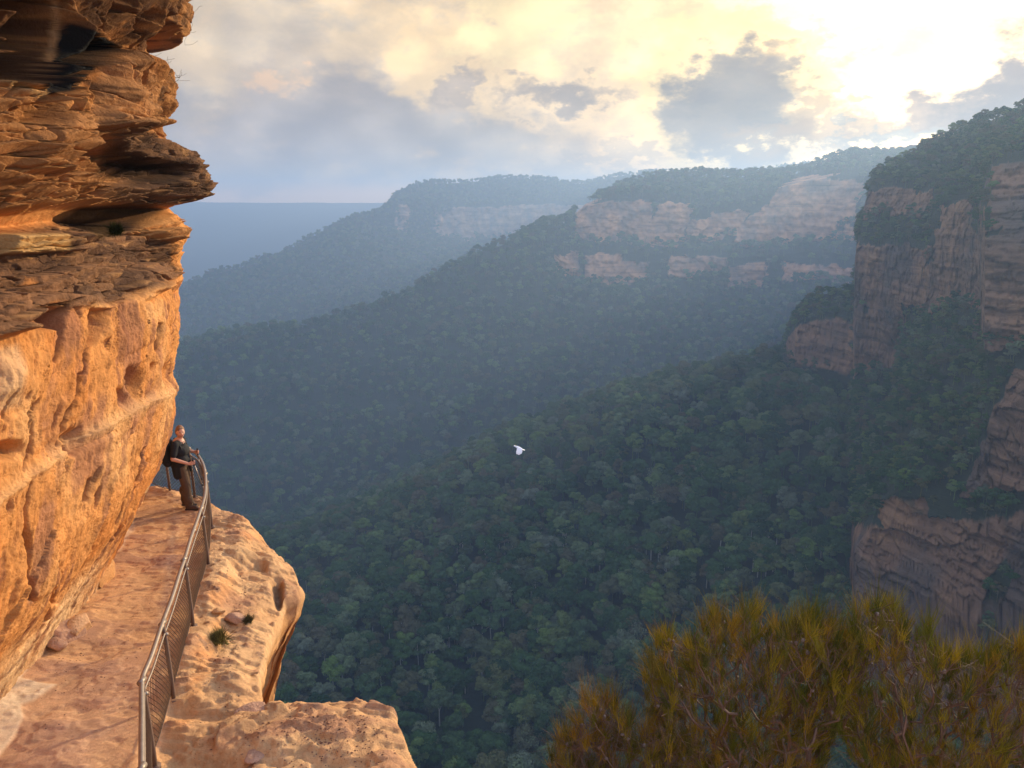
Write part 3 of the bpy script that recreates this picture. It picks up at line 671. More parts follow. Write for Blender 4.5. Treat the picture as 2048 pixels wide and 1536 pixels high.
    # upper rock: rough lumps
    n_u = fbm(S*.9, Z*.9, 0, 305, 2)
    rg = fbm(S*1.1, Z*1.5, 0, 301, 6, .55, ridge=True)
    d += upper*(.16*rg+1.0*p4+.5*p3+.35*p1*sst(n_u, 0, .3)-.16*(1-e4)*sst(n_u, -.4, .1)-.10*(1-e3))
    mid = sst(-Zs, -2.1, -1.3)*sst(Zs, .9, 1.2); d += mid*(.8*p4+.5*p3+.25*p1-.10*(1-e4)*sst(Zs, -.1, .2))*(1-far*.5)
    # lower wall: pocked, leaning grain, thin scars
    gx = S*1.0-Z*.30
    grain = fbm(gx*3.2, Z*.8, 0, 311, 6, .68); pit = sst(fbm(gx*7, Z*3.0, 0, 321, 3), .34, .62)
    pm = sst(fbm(S*.8, Z*.8, 0, 325, 2), -.35, .25)
    d += lower*(.085*grain+.12*fbm(S*.55, Z*.7, 0, 331, 3)-.11*pit*pm)
    f1, f2, cid, cx, cy = worley(gx*1.15+.5*grain, Z*.62, 341)
    scale_ = lower*(1-.0*pm)*(sst(Zs, -5.3, -4.6))
    d += scale_*(.13*(cid-.5)+.06*cx-.06*(1-sst(f2-f1, 0, .06))*sst(cid, .35, .6))
    bed = vn(S*.5, Z*13, 0, 350)*sst(vn(S*.7, Z*1.2, 0, 352), -.1, .4); d += lower*.018*bed
    d += .036*fbm(S*7, Z*7, 0, 360, 5, .68)
    # ragged outline at the corner
    d += far*(1-hole)*(.07*fbm(S*2.5, Z*4.5, 0, 370, 5, .6)+(.30*p1+.25*p2)*ledge+.25*p2)
    o2 = o+d*(1-.25*far)
    P3 = np.stack([X+NX*o2, Y+NY*o2, Z+.12*far*0], -1)
    # ---- colour of the stone, with shade and sunlit edges painted in
    U, V = proj(P3)
    n1 = fbm(S*.9, Z*.9, 0, 401, 4); n2 = fbm(gx*2.6, Z*1.0, 0, 405, 5); n3 = fbm(S*6, Z*6, 0, 407, 3); n4 = fbm(S*2.2, Z*9, 0, 411, 4)
    def A(*c): return np.array(c, np.float32)
    c = A(.62, .285, .10)+np.zeros(S.shape+(3,), np.float32)
    def mx(c, col, w): return lerp(c, A(*col), np.clip(w, 0, 1)[..., None])
    c = mx(c, (.70, .39, .175), sst(n1, .05, .45)*.8)
    c = mx(c, (.57, .22, .06), sst(n1, -.05, -.4)*.7)
    c = mx(c, (.33, .155, .10), sst(n2, .08, .36)*.7*lower)
    c = mx(c, (.20, .10, .065), pit*pm*.75*lower)
    c = mx(c, (.76, .56, .36), sst(-Zs, 4.6, 5.5)*sst(n1+.3*n2, -.35, .3)*.75)
    c = mx(c, (.74, .48, .26), np.exp(-(band/12.)**2)*.45)
    c = mx(c, (.74, .62, .46), soft_poly(U, V, [(-20, 700), (35, 690), (55, 740), (40, 810), (-20, 830)], 10)*.35)
    # dark slabs and ledge
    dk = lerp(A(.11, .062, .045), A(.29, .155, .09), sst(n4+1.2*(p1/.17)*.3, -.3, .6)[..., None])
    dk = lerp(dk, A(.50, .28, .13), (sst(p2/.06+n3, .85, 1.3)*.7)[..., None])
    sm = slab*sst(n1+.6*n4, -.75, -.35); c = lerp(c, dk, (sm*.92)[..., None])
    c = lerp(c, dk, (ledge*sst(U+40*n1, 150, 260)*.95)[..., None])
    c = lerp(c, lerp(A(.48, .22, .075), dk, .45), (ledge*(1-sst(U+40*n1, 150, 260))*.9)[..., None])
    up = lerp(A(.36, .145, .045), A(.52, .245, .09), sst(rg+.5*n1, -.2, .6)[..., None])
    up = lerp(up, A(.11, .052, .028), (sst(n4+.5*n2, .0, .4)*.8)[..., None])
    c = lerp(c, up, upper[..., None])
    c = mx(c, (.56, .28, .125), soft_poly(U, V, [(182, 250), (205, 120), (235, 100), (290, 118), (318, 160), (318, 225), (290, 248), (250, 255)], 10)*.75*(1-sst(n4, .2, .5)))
    c = mx(c, (.12, .058, .030), soft_poly(U, V, [(-60, -60), (380, -60), (380, 60), (250, 75), (190, 60), (130, 40), (98, 60), (80, 170), (-60, 150)], 14)*.8*sst(-n2, -.35, .1))  # shade under the roof painted as darker brown
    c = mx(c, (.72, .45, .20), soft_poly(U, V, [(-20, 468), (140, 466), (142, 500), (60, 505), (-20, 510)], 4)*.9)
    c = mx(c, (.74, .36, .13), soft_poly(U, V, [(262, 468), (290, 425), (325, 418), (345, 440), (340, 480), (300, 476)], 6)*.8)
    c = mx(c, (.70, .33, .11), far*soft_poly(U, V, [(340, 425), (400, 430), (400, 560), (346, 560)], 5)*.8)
    c = mx(c, (.66, .40, .20), np.exp(-(poly_dist(U, V, [(106, -30), (112, 40), (104, 100), (84, 165), (90, 190)])/7.)**2)*.85)  # sunlit edge painted paler along the rib
    c = mx(c, (.62, .42, .22), np.exp(-(poly_dist(U, V, [(-10, 158), (40, 170), (84, 190)])/6.)**2)*.8)  # lower sunlit edge, painted paler too
    c = mx(c, (.012, .009, .007), soft_poly(U+5*n3, V+5*n4, [(140, 48), (195, 62), (238, 92), (190, 135), (145, 182), (96, 190), (88, 165), (112, 108), (124, 60)], 4))  # darkness of the cave painted near black
    c = mx(c, (.02, .012, .008), soft_poly(U, V, [(-60, 112), (90, 105), (92, 165), (45, 172), (-60, 160)], 8)*.45)  # shade of the side cavity painted in, at partial strength
    c = mx(c, (.03, .017, .01), soft_poly(U, V, [(205, 300), (235, 290), (300, 322), (370, 345), (360, 368), (190, 350)], 8)*.6+soft_poly(U, V, [(110, 448), (160, 415), (300, 408), (330, 420), (270, 450), (200, 470)], 6)*.75)  # shade in the undercuts of the ledge painted dark
    c = mx(c, (.15, .09, .04), soft_poly(U, V, [(180, 455), (225, 450), (232, 472), (196, 478)], 6)*.8)
    c = mx(c, (.17, .075, .04), crk*.75)
    st2 = fbm(gx*4.5, Z*1.1, 0, 431, 5, .65); c = mx(c, (.30, .13, .075), lower*sst(st2, .22, .40)*.75)
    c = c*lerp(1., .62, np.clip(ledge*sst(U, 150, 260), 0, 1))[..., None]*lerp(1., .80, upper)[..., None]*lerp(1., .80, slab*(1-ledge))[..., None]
    c *= (1+.22*n3)[..., None]*A(1., .95, .84)
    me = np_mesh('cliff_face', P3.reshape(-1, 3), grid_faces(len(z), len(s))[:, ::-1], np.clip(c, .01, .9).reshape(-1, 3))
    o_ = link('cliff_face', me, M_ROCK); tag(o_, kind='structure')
    return P3
WALL = wall()
# ================================================================ THE SHELF THE PATH RUNS ON
EDGE_PIX = [(290, 968), (330, 969), (355, 974), (385, 982), (417, 997), (440, 1005), (475, 1013), (510, 1027), (516, 1040), (545, 1062), (568, 1082), (583, 1095), (590, 1112), (600, 1122), (588, 1140), (562, 1152), (548, 1190), (530, 1235), (522, 1262), (513, 1300), (514, 1340), (522, 1395), (560, 1394), (625, 1386), (680, 1384), (722, 1384), (760, 1398), (786, 1406), (790, 1425), (806, 1452), (822, 1485), (838, 1510), (846, 1536)]
edge_w = [tuple(PZ(a, b, -6.)[:2]) for a, b in EDGE_PIX]
OUT = [(-14., 17.0), (-9.5, 16.6), (-8.6, 16.2)]+edge_w+[(-.85, 6.5), (-.8, 5.2), (-1.6, 3.4), (-3., 2.0), (-14., 2.0)]
RAILP = [PZ(a, b, -4.95) for a, b in [(283, 1730), (283, 1640), (283, 1536), (283, 1440), (283, 1375), (286, 1352), (301, 1316), (321, 1258), (342, 1200), (357, 1153), (371, 1110), (386, 1064), (399, 1027), (406, 1005), (410.5, 982), (411, 956), (407, 932), (397, 912), (384, 901)]]+[np.array(q) for q in ((-6.86, 15.36, -4.95), (-7.2, 15.45, -4.95), (-7.55, 15.62, -4.95), (-7.95, 16.0, -4.95))]
RAILP = np.array(RAILP)
def catmull(p, n=12):
    p = np.asarray(p, float); q = np.vstack([2*p[0]-p[1], p, 2*p[-1]-p[-2]]); out = []
    for i in range(1, len(q)-2):
        for k in range(n):
            t = k/n; out.append(.5*((2*q[i])+(-q[i-1]+q[i+1])*t+(2*q[i-1]-5*q[i]+4*q[i+1]-q[i+2])*t*t+(-q[i-1]+3*q[i]-3*q[i+1]+q[i+2])*t**3))
    out.append(q[-2]); return np.array(out)
RC = catmull(RAILP, 10)
HG = {}
def shelf():
    xs = np.arange(-9.4, .9, .021); ys = np.concatenate([np.arange(1.6, 6.4, .08), np.arange(6.4, 17.9, .021)])
    Xg, Yg = np.meshgrid(xs, ys); sh = Xg.shape
    wx = Xg+.06*fbm(Xg*2.2, Yg*2.2, 0, 501, 4); wy = Yg+.06*fbm(Xg*2.2, Yg*2.2, 5, 503, 4)
    best = np.full(sh, 1e9); qx = np.zeros(sh); qy = np.zeros(sh); pts = np.array(OUT)
    for a, b in zip(pts, np.roll(pts, -1, 0)):
        dd = b-a; t = np.clip(((wx-a[0])*dd[0]+(wy-a[1])*dd[1])/(dd@dd), 0, 1); cx = a[0]+t*dd[0]; cy = a[1]+t*dd[1]; e = np.hypot(wx-cx, wy-cy)
        m = e < best; best = np.where(m, e, best); qx = np.where(m, cx, qx); qy = np.where(m, cy, qy)
    ins = in_poly(wx, wy, OUT); sd_ = np.where(ins, -best, best)
    nx, ny = (wx-qx)/np.maximum(best, 1e-4), (wy-qy)/np.maximum(best, 1e-4)
    # side of the railing: + is the valley side
    side = in_poly(Xg, Yg, [tuple(p[:2]) for p in RC]+[(-20, 16), (-20, 5)])
    rd = poly_dist(Xg, Yg, RC[::4, :2]); out = np.where(side, -rd, rd)          # >0 beyond the rail
    U, V = proj(np.stack([Xg, Yg, np.full(sh, -6.)], -1))
    n1 = fbm(Xg*.8, Yg*.8, 0, 511, 4); n2 = fbm(Xg*3, Yg*3, 0, 513, 5); n3 = fbm(Xg*11, Yg*11, 0, 515, 4)
    n4 = fbm(Xg*1.0+Yg*.3, Yg*3.4, 0, 517, 5)
    Z = -6+.05*n1
    walk = sst(-out, -.15, .25)
    def terr(h, st, k=.72):
        q = h/st; f = np.floor(q); return (f+sst(q-f, k, 1.))*st
    Z += walk*(terr(.05*n4+.03*n2, .016)+.006*n2+.0025*n3)
    n5 = fbm(Xg*26, Yg*26, 0, 519, 3)
    Z += (1-walk)*(terr(.16*n4+.16*n1+.04*n2, .045, .72)+.022*n2+.012*n3+.006*n5)
    # rocky step down between the rail and the outer shelf
    step = [(428, 998), (470, 1022), (498, 1050), (500, 1100), (470, 1122), (452, 1160), (430, 1200), (428, 1250), (410, 1290), (404, 1360), (380, 1430), (350, 1480)]
    sw_ = [tuple(PZ(a, b, -6.)[:2]) for a, b in step]
    wq = .22*fbm(Xg*1.3, Yg*1.3, 0, 542, 5, .6); wr_ = .22*fbm(Xg*1.3+7, Yg*1.3, 0, 543, 5, .6); right = in_poly(Xg+wq, Yg+wr_, sw_+[(-3.6, 7.0), (0, 6), (3, 9), (3, 13), (-2, 16), (-5.6, 15.6)])
    ds = poly_dist(Xg+wq, Yg+wr_, sw_); ds = np.where(right, ds, -ds)
    fs, gs, cs_, _, _ = worley(Xg*1.6+.4*n2, Yg*1.6+.4*n4, 540); Z += (1-walk)*.07*(cs_-.5)*sst(Yg, 7, 8)
    Z -= .22*sst(ds+.14*(cs_-.5), -.16, .20)*sst(Yg, 8.9, 9.7)+.10*sst(ds, .3, .9)*sst(Yg, 8.9, 9.9)
    Z += .10*soft_poly(U+14*n2, V+12*n4, [(455, 1425), (490, 1408), (560, 1400), (575, 1425), (520, 1445), (470, 1470), (430, 1490)], 5)
    # pits
    for a, b, ra, rb, dep in ((552, 1143, 10, 22, .25), (480, 1262, 30, 26, .06), (520, 1110, 12, 5, .12), (470, 1125, 12, 6, .1)):
        q = ((U-a)/ra)**2+((V-b)/rb)**2; Z -= dep*np.exp(-q**1.5)
    # heap up to the foot of the wall
    Z += .10*sst(Xg+.3*n1, -5.7, -6.6)*sst(-Yg, -12.4, -10)
    # over the edge
    dep = np.where(sd_ > 0, 3.2*sd_+2.0*np.maximum(sd_-.45, 0)**2*40, 0.)
    zz = -.10*sst(sd_, -.35, 0.)-dep
    prof = np.interp(dep, [0, .15, .5, 1.2, 2.2, 3.5, 7, 14, 60], [0, .05, -.05, -.42, -.80, -1.0, -1.3, -1.0, 1.5])
    hi = dep > 0
    rel = .10*fbm(qx*1.6, qy*1.6, dep*1.1, 521, 5)*sst(dep, 0, .5)+.05*fbm(qx*1.2, qy*1.2, dep*7, 523, 3)*sst(dep, .05, .4)
    Xo = np.where(hi, qx+nx*(prof+rel), Xg); Yo = np.where(hi, qy+ny*(prof+rel), Yg)
    Zo = Z+zz
    HG.update(x=xs, y=ys, z=Zo, s=sd_)
    def A(*c): return np.array(c, np.float32)
    def mx(c, col, w): return lerp(c, A(*col), np.clip(w, 0, 1)[..., None])
    c = A(.64, .39, .20)+np.zeros(sh+(3,), np.float32)
    c = mx(c, (.50, .30, .185), walk*sst(n4+.4*n1, -.15, .35)*.8)
    c = mx(c, (.34, .20, .14), walk*sst(n4+.5*n2, .18, .5)*.7)
    c = mx(c, (.62, .43, .31), walk*sst(-Yg, -10.5, -8)*.35)
    c = mx(c, (.70, .47, .26), (1-walk)*sst(n1, -.2, .4)*.8)
    c = mx(c, (.42, .22, .14), (1-walk)*sst(n4+.3*n2, .15, .4)*.65)
    c = mx(c, (.70, .34, .13), (1-walk)*np.exp(-((ds-.02)/.13)**2)*.6*sst(n2, -.3, .2))
    c = mx(c, (.30, .19, .13), (1-walk)*sst(n3+.5*n2, .42, .62)*.8)
    c = mx(c, (.68, .36, .14), sst(dep, .1, .6)*.7)
    c = mx(c, (.34, .19, .12), sst(dep, .3, 1.)*sst(n2, .1, .4)*.8)
    c = mx(c, (.20, .13, .09), np.exp(-(((U-552)/11)**2+((V-1143)/22)**2)**1.5)*.8)
    pale = soft_poly(U+5*n2, V+5*n4, [(28, 1366), (112, 1370), (70, 1400), (42, 1412), (46, 1440), (20, 1480), (-20, 1530), (-20, 1400)], 3)
    c = mx(c, (.74, .62, .46), pale*.85); Zo = Zo+.02*pale
    c = mx(c, (.76, .62, .45), soft_poly(U, V, [(262, 1035), (232, 1075), (228, 1100), (240, 1100), (268, 1055)], 5)*.8)
    c = mx(c, (.70, .60, .46), soft_poly(U, V, [(90, 1300), (40, 1372), (20, 1366), (80, 1292)], 3)*.8)
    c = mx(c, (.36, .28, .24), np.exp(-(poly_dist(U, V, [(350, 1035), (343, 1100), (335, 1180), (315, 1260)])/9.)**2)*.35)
    c *= (1+.14*n3+.12*n2)[..., None]*A(1., .94, .86)
    Vv = np.stack([Xo, Yo, Zo], -1).reshape(-1, 3); Fq = grid_faces(*sh)
    keep = (sd_.ravel()[Fq] < 1.75).all(1); isw = (out.ravel()[Fq].mean(1) < 0)
    for nm, sel in (('path', keep & isw), ('rock_shelf', keep & ~isw)):
        f = Fq[sel]; u, inv = np.unique(f, return_inverse=True)
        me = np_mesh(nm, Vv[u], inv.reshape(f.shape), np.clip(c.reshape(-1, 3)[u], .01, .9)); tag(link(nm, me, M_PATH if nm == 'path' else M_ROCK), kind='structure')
shelf()
def ground_z(x, y):
    i = min(max(int(np.searchsorted(HG['y'], y)), 0), len(HG['y'])-1); j = min(max(int(np.searchsorted(HG['x'], x)), 0), len(HG['x'])-1); return float(HG['z'][i, j])
def on_ground(px_, py_, lift=0.):
    p = PZ(px_, py_, -6.)
    for _ in range(4): p = PZ(px_, py_, ground_z(p[0], p[1]))
    return p+np.array([0, 0, lift])
def grit():
    g = np.random.default_rng(88); V = []; Fs = []; C = []; k = 0
    for a, b, sa, sb, n, big in ((680, 1470, 75, 32, 420, 1.), (560, 1450, 90, 45, 240, .8), (470, 1180, 22, 50, 160, .9), (450, 1290, 30, 30, 160, .8), (150, 1330, 70, 60, 260, .6), (130, 1270, 30, 20, 60, 1.1), (250, 1150, 50, 90, 160, .5)):
        for _ in range(n):
            c = PZ(a+sa*g.normal(), b+sb*g.normal(), -6.0); s_ = big*(.006+.012*g.random()**2); c[2] = ground_z(c[0], c[1])+s_*.2
            if c[2] < -6.4 or not in_poly(np.array([c[0]]), np.array([c[1]]), OUT)[0] or poly_dist(np.array([c[0]]), np.array([c[1]]), edge_w)[0] < .12: continue
            v = g.normal(size=(8, 3)); v /= np.linalg.norm(v, axis=1)[:, None]; o8 = np.array([(1, 0, 0), (0, 1, 0), (-1, 0, 0), (0, -1, 0), (0, 0, .7), (0, 0, -.7)])*s_*(.7+.6*g.random((6, 1)))
            V.append(c+o8); Fs += [(k+p_, k+(p_+1) % 4, k+4) for p_ in range(4)]+[(k+(p_+1) % 4, k+p_, k+5) for p_ in range(4)]; C += [np.array((.22, .12, .08))*(.6+1.0*g.random())]*6; k += 6
    tag(link('loose_grit', np_mesh('loose_grit', np.concatenate(V), np.array(Fs), np.array(C), smooth=False), M_ROCK), 'dark grit and leaf litter strewn over the rock shelf and path', 'grit', kind='stuff')
grit()
def boulder(name, loc, size, seed, col, label, rot=0., cat='rock', group=None, cuts=9, tiltv=(0, 0)):
    bm = bmesh.new(); bmesh.ops.create_icosphere(bm, subdivisions=5, radius=1.); V = np.array([v.co[:] for v in bm.verts]); g = np.random.default_rng(seed)
    for _ in range(cuts):
        nrm = g.normal(size=3); nrm /= np.linalg.norm(nrm); dd = .55+.3*g.random(); k = V @ nrm-dd; V = V-np.where(k > 0, k, 0)[:, None]*nrm
    V = V*np.asarray(size); cr, sr = math.cos(rot), math.sin(rot)
    nn = .05*max(size)*fbm(V[:, 0]*6, V[:, 1]*6, V[:, 2]*6, seed, 5); V = V*(1+nn[:, None]/max(size)*1.5)
    tx_, ty_ = tiltv; V[:, 2] += V[:, 0]*tx_+V[:, 1]*ty_
    V = np.stack([V[:, 0]*cr-V[:, 1]*sr, V[:, 0]*sr+V[:, 1]*cr, V[:, 2]], -1)
    Fs = np.array([[v.index for v in f.verts] for f in bm.faces]); bm.free()
    n_ = fbm(V[:, 0]*5, V[:, 1]*5, V[:, 2]*5, seed+5, 4)[:, None]
    me = np_mesh(name, V, Fs, np.clip(np.array(col)*(1+.35*n_), .02, .9)); o = link(name, me, M_ROCK, None, tuple(loc)); tag(o, label, cat, group); return o
boulder('boulder', on_ground(128, 1272, .06), (.30, .22, .20), 3, (.50, .30, .20), 'purple brown boulder lying at the foot of the wall', .5)
boulder('boulder', on_ground(160, 1262, .06), (.17, .26, .17), 5, (.66, .40, .22), 'orange boulder leaning beside the purple brown one', -.3)
boulder('boulder', on_ground(112, 1296, .06), (.16, .12, .10), 8, (.48, .29, .2), 'small brown stone in front of the boulders at the wall foot', 0.)
boulder('rock_slab', PZ(216, 1142, -5.86), (.10, .42, .22), 12, (.64, .34, .14), 'orange slab standing on edge against the wall foot', .18, 'slab', cuts=5)
for i, (a, b, s_, l) in enumerate(((470, 1238, .16, 'reddish angular stone beside the dry tuft on the shelf'), (436, 1222, .11, 'small orange stone on the shelf behind the dry tuft'), (505, 1420, .22, 'flat purple slab on the shelf between the fence and the cliff edge'), (462, 1448, .18, 'flat orange slab just left of the purple slab'), (512, 1508, .16, 'low reddish stone at the bottom of the picture'))):
    boulder('rock', on_ground(a, b, .0), (s_, s_*.7, s_*(.6 if i < 2 else .22)), 30+i, (.50, .30, .20) if i % 2 == 0 else (.66, .38, .18), l, .3*i)
# ================================================================ RAILING
M_STEEL = mat_basic('weathered_steel', (.30, .25, .21), .5, .7, .3, 60., .3, 12.)
M_POST = mat_basic('rusty_brown_post', (.15, .095, .07), .7, .3, .4, 60., .35, 14.)
M_WIRE = mat_basic('rusty_wire', (.10, .065, .045), .7, .2, 0, 1, .3, 20.)
def railing():
    t = empty('railing', (float(RC[60, 0]), float(RC[60, 1]), -6.)); org = np.array(t.location)
    tag(t, 'steel handrail with rusty chain link mesh curving along the cliff path', 'railing')
    C = RC.copy(); s = np.concatenate([[0], np.cumsum(np.linalg.norm(np.diff(C[:, :2], axis=0), axis=1))])
    def at(a, z): return np.stack([np.interp(a, s, C[:, 0]), np.interp(a, s, C[:, 1]), np.zeros_like(np.asarray(a, float))+z], -1)-org
    a = np.arange(0, s[-1], .06)
    wob = .006*np.sin(a*2.1)+.004*np.sin(a*5.3)
    m = MB(); p = at(a, -4.95); p[:, 2] += wob; m.tube(p, .027, 12)
    top_ = m.build('top_rail', M_STEEL, t)
    m = MB()
    for k in np.arange(.8, s[-1], 2.9): q = at(np.array([k-.05, k+.05]), -4.95); m.tube(q, .031, 12)
    m.build('rail_sleeve', M_STEEL, top_)
    m = MB(); m.tube(at(a, -5.085)+np.array([.012, 0, 0]), .012, 8); m.build('mid_rail', M_STEEL, t)
    m = MB(); p = at(a, -5.93); p[:, 2] += .015*np.sin(a*3.3); m.tube(p, .007, 5); m.build('bottom_wire', M_WIRE, t)
    for (x, y) in ((-3.35, 6.0), (-3.93, 7.28), (-4.15, 8.43), (-4.66, 10.18), (-5.18, 12.03), (-5.75, 13.7), (-6.68, 15.22), (-7.3, 15.5)):
        i = np.argmin(np.hypot(C[:, 0]-x, C[:, 1]-y)); q = C[i]-org; q[2] = 0; m = MB(); f = .024
        m.tube([(q[0]+.035, q[1], -.22), (q[0]+.03, q[1], .3), (q[0]+.012, q[1], .84), (q[0], q[1], 1.035)], [.026, .026, .026, .024], 6)
        po_ = m.build('post', M_POST, t)
        m = MB(); m.tube([(q[0]+.035, q[1], -.03), (q[0]+.035, q[1], .012)], .06, 8); m.build('foot_plate', M_POST, po_)
        m = MB(); m.tube([(q[0]-.02, q[1], .90), (q[0]+.05, q[1], .90)], .022, 8); m.tube([(q[0], q[1]-.05, 1.05), (q[0], q[1]+.05, 1.05)], .033, 10); m.build('bracket', M_STEEL, po_)
    m = MB(); h0, h1, pt = -5.935, -5.085, .078; H = h1-h0
    for sgn in (1, -1):
        for k in np.arange(-H, s[-1]+H, pt):
            aa = k+sgn*np.linspace(0, H, 8) if sgn > 0 else k+H-np.linspace(0, H, 8)
            hh = np.linspace(h0, h1, 8); ok = (aa > 0) & (aa < s[-1])
            if ok.sum() < 2: continue
            p = at(aa[ok], 0.); p[:, 2] = hh[ok]-org[2]
            bul = .035*np.sin((hh[ok]-h0)/H*math.pi); p[:, 0] += bul+sgn*.002
            m.tube(p, .0036, 3, False)
    me = bpy.data.meshes.new('wire_mesh'); me.from_pydata(np.concatenate(m.v).tolist(), [], m.f); me.update(); link('wire_mesh', me, M_WIRE, t)
railing()
# ================================================================ PERSON
M_SKIN = mat_basic('skin', (.62, .32, .21), .55, var=.08, vscale=14.)
M_HAIR = mat_basic('fair_brown_hair', (.20, .095, .042), .6, var=.4, vscale=40., bump=.5, bscale=80.)
M_BLACK = mat_basic('black_cloth', (.012, .012, .014), .9, var=.3, bump=.5, bscale=40.)
M_JKT = mat_basic('black_jacket', (.009, .009, .010), .85, var=.3, bump=.6, bscale=25.)
M_TROU = mat_basic('khaki_cloth', (.095, .055, .030), .9, var=.35, vscale=5., bump=.7, bscale=18.)
M_BOOT = mat_basic('brown_boot', (.085, .05, .032), .75, var=.3, bump=.5, bscale=40.)
M_SOLE = mat_basic('dark_sole', (.03, .025, .02), .8)
M_PACK = mat_basic('black_pack', (.010, .011, .014), .8, var=.3, bump=.6, bscale=30.)
M_EYE = mat_basic('dark_eye', (.02, .015, .01), .3)
M_LIP = mat_basic('lips', (.45, .14, .11), .5)
M_ALU = mat_basic('pole_metal', (.55, .52, .48), .35, .8)
GRD = PZ(373, 1016, -6.); GRD[2] = -5.985
HC = np.array([.035, -.01, 1.585]); fa = math.atan2(-.80, .62)      # head centre, way the face looks
RH = np.array([[math.cos(fa), -math.sin(fa), 0], [math.sin(fa), math.cos(fa), 0], [0, 0, 1]])
def hp(x, y, z): return tuple(HC+RH @ np.array([x, y, z]))
def hand(m, c, fwd, up, side, s=1., grip=.018):
    """palm with four unequal fingers and a thumb closed round a bar through c along 'up'"""
    c = np.array(c); f, u, d = (np.array(q, float)/np.linalg.norm(q) for q in (fwd, up, side))
    wrist = c-f*.085+d*.02
    for k in range(4):
        o_ = u*(.028-.019*k); L = (.95, 1.05, 1., .8)[k]
        base = c-f*.018+d*.024+o_; k1 = c+f*.020*L+d*.018+o_; k2 = c+f*.022*L-d*.010+o_; k3 = c-f*.002-d*.022*L+o_
        m.caps(wrist+o_*.5, base, .018, .013, 8); m.caps(base, k1, .0100, .0092, 8); m.caps(k1, k2, .0092, .0085, 8); m.caps(k2, k3, .0085, .0072, 8)
    m.caps(wrist+u*.012, c-f*.03+u*.032, .014, .011, 8); m.caps(c-f*.03+u*.032, c+f*.002-d*.018+u*.036, .0105, .0085, 8)
    return wrist
def person():
    t = empty('person', tuple(GRD)); tag(t, 'hiker in black t-shirt and khaki trousers smiling back over the rail with walking poles', 'person')
    m = MB()
    def headfn(V):
        V = V.copy(); fr = np.clip(V[:, 0], 0, 1); z = V[:, 2]
        V[:, 1] *= 1-.22*np.clip(-z, 0, 1)**1.3; V[:, 0] *= 1-.10*np.clip(-z-.3, 0, 1)
        V[:, 0] += .05*np.exp(-((z+.78)/.22)**2)*fr
        V[:, 0] -= .06*np.exp(-((z+.02)/.14)**2)*fr*np.exp(-((np.abs(V[:, 1])-.4)/.22)**2)
        return V
    m.blob(HC, (.098, .077, .122), 28, 20, RH, headfn)
    m.caps(hp(.085, 0, .012), hp(.112, 0, -.022), .009, .014, 8)                         # nose
    m.caps(hp(.080, -.020, -.050), hp(.080, .020, -.050), .011, .011, 8)                 # mouth mound
    for sy in (-1, 1): m.blob(hp(-.005, .076*sy, -.008), (.018, .009, .030), 10, 8, RH)  # ears
    for sy in (-1, 1): m.blob(hp(.060, .038*sy, -.022), (.028, .024, .026), 10, 8, RH)   # cheeks
    m.caps((.0, 0, 1.40), (.025, -.005, 1.52), .056, .050, 14)
    m.caps((-.02, -.10, 1.375), (-.02, .10, 1.375), .062, .062, 12)
    m.caps((-.01, 0, 1.22), (-.02, 0, 1.36), .125, .12, 16); m.caps((.0, 0, .96), (-.01, 0, 1.22), .125, .115, 16)
    # right arm (towards the viewer), elbow bent, hand on the pole grip
    h1 = np.array([.30, -.15, 1.00]); w1 = hand(m, h1, (.86, .25, .1), (.05, .05, 1), (-.2, -.95, 0))
    m.caps((-.03, -.185, 1.365), (-.06, -.245, 1.10), .055, .044, 12); m.caps((-.06, -.245, 1.10), w1, .042, .027, 12)
    h2 = np.array([.27, .15, 1.12]); w2 = hand(m, h2, (.86, -.25, .1), (.05, .0, 1), (-.2, .95, 0))
    m.caps((-.03, .185, 1.365), (-.02, .25, 1.12), .055, .044, 12); m.caps((-.02, .25, 1.12), w2, .042, .027, 12)
    for sy, fx in ((-1, .10), (1, -.07)):
        m.caps((0, .09*sy, .93), (fx*.55+.03, .105*sy, .50), .090, .062, 14); m.caps((fx*.55+.03, .105*sy, .50), (fx, .115*sy, .10), .058, .040, 12)
    b = m.build('body', M_SKIN, t, vox=.0075)
    m = MB(); [m.blob(hp(.088, .029*sy, .014), (.007, .012, .006), 8, 6, RH) for sy in (-1, 1)]; m.build('eyes', M_EYE, b)
    m = MB(); m.caps(hp(.092, -.024, -.048), hp(.097, 0, -.056), .0045, .006, 6); m.caps(hp(.097, 0, -.056), hp(.092, .024, -.048), .006, .0045, 6); m.build('mouth', M_LIP, b)
    m = MB()                                                                             # hair pulled back
    def hairfn(V):
        V = V.copy(); cut = np.clip((V[:, 0]-.25+.55*np.clip(-V[:, 2]+.35, 0, 1)), 0, 1)*np.clip(.42-V[:, 2], 0, 1)*2.2; V *= (1-.55*np.clip(cut, 0, .6))[:, None]; return V
    m.blob(HC+RH @ np.array([-.014, 0, .016]), (.105, .088, .124), 26, 18, RH, hairfn)
    m.blob(hp(-.105, 0, .01), (.040, .038, .042), 12, 9, RH); m.caps(hp(-.03, -.078, .0), hp(-.01, -.074, -.07), .014, .007, 8)
    m.caps(hp(.055, -.02, .102), hp(.07, -.055, .05), .018, .010, 8); m.build('hair', M_HAIR, t, vox=.008)
    m = MB()                                                                             # t-shirt
    m.caps((-.012, -.105, 1.365), (-.012, .105, 1.365), .078, .078, 16); m.caps((-.01, -.05, 1.22), (-.01, .05, 1.22), .142, .142, 18); m.caps((.01, -.045, 1.02), (.0, .045, 1.02), .150, .150, 18)
    m.caps((-.01, 0, 1.02), (-.015, 0, 1.33), .150, .125, 18); m.caps((.03, -.04, 1.2), (.03, .04, 1.2), .13, .13, 16)
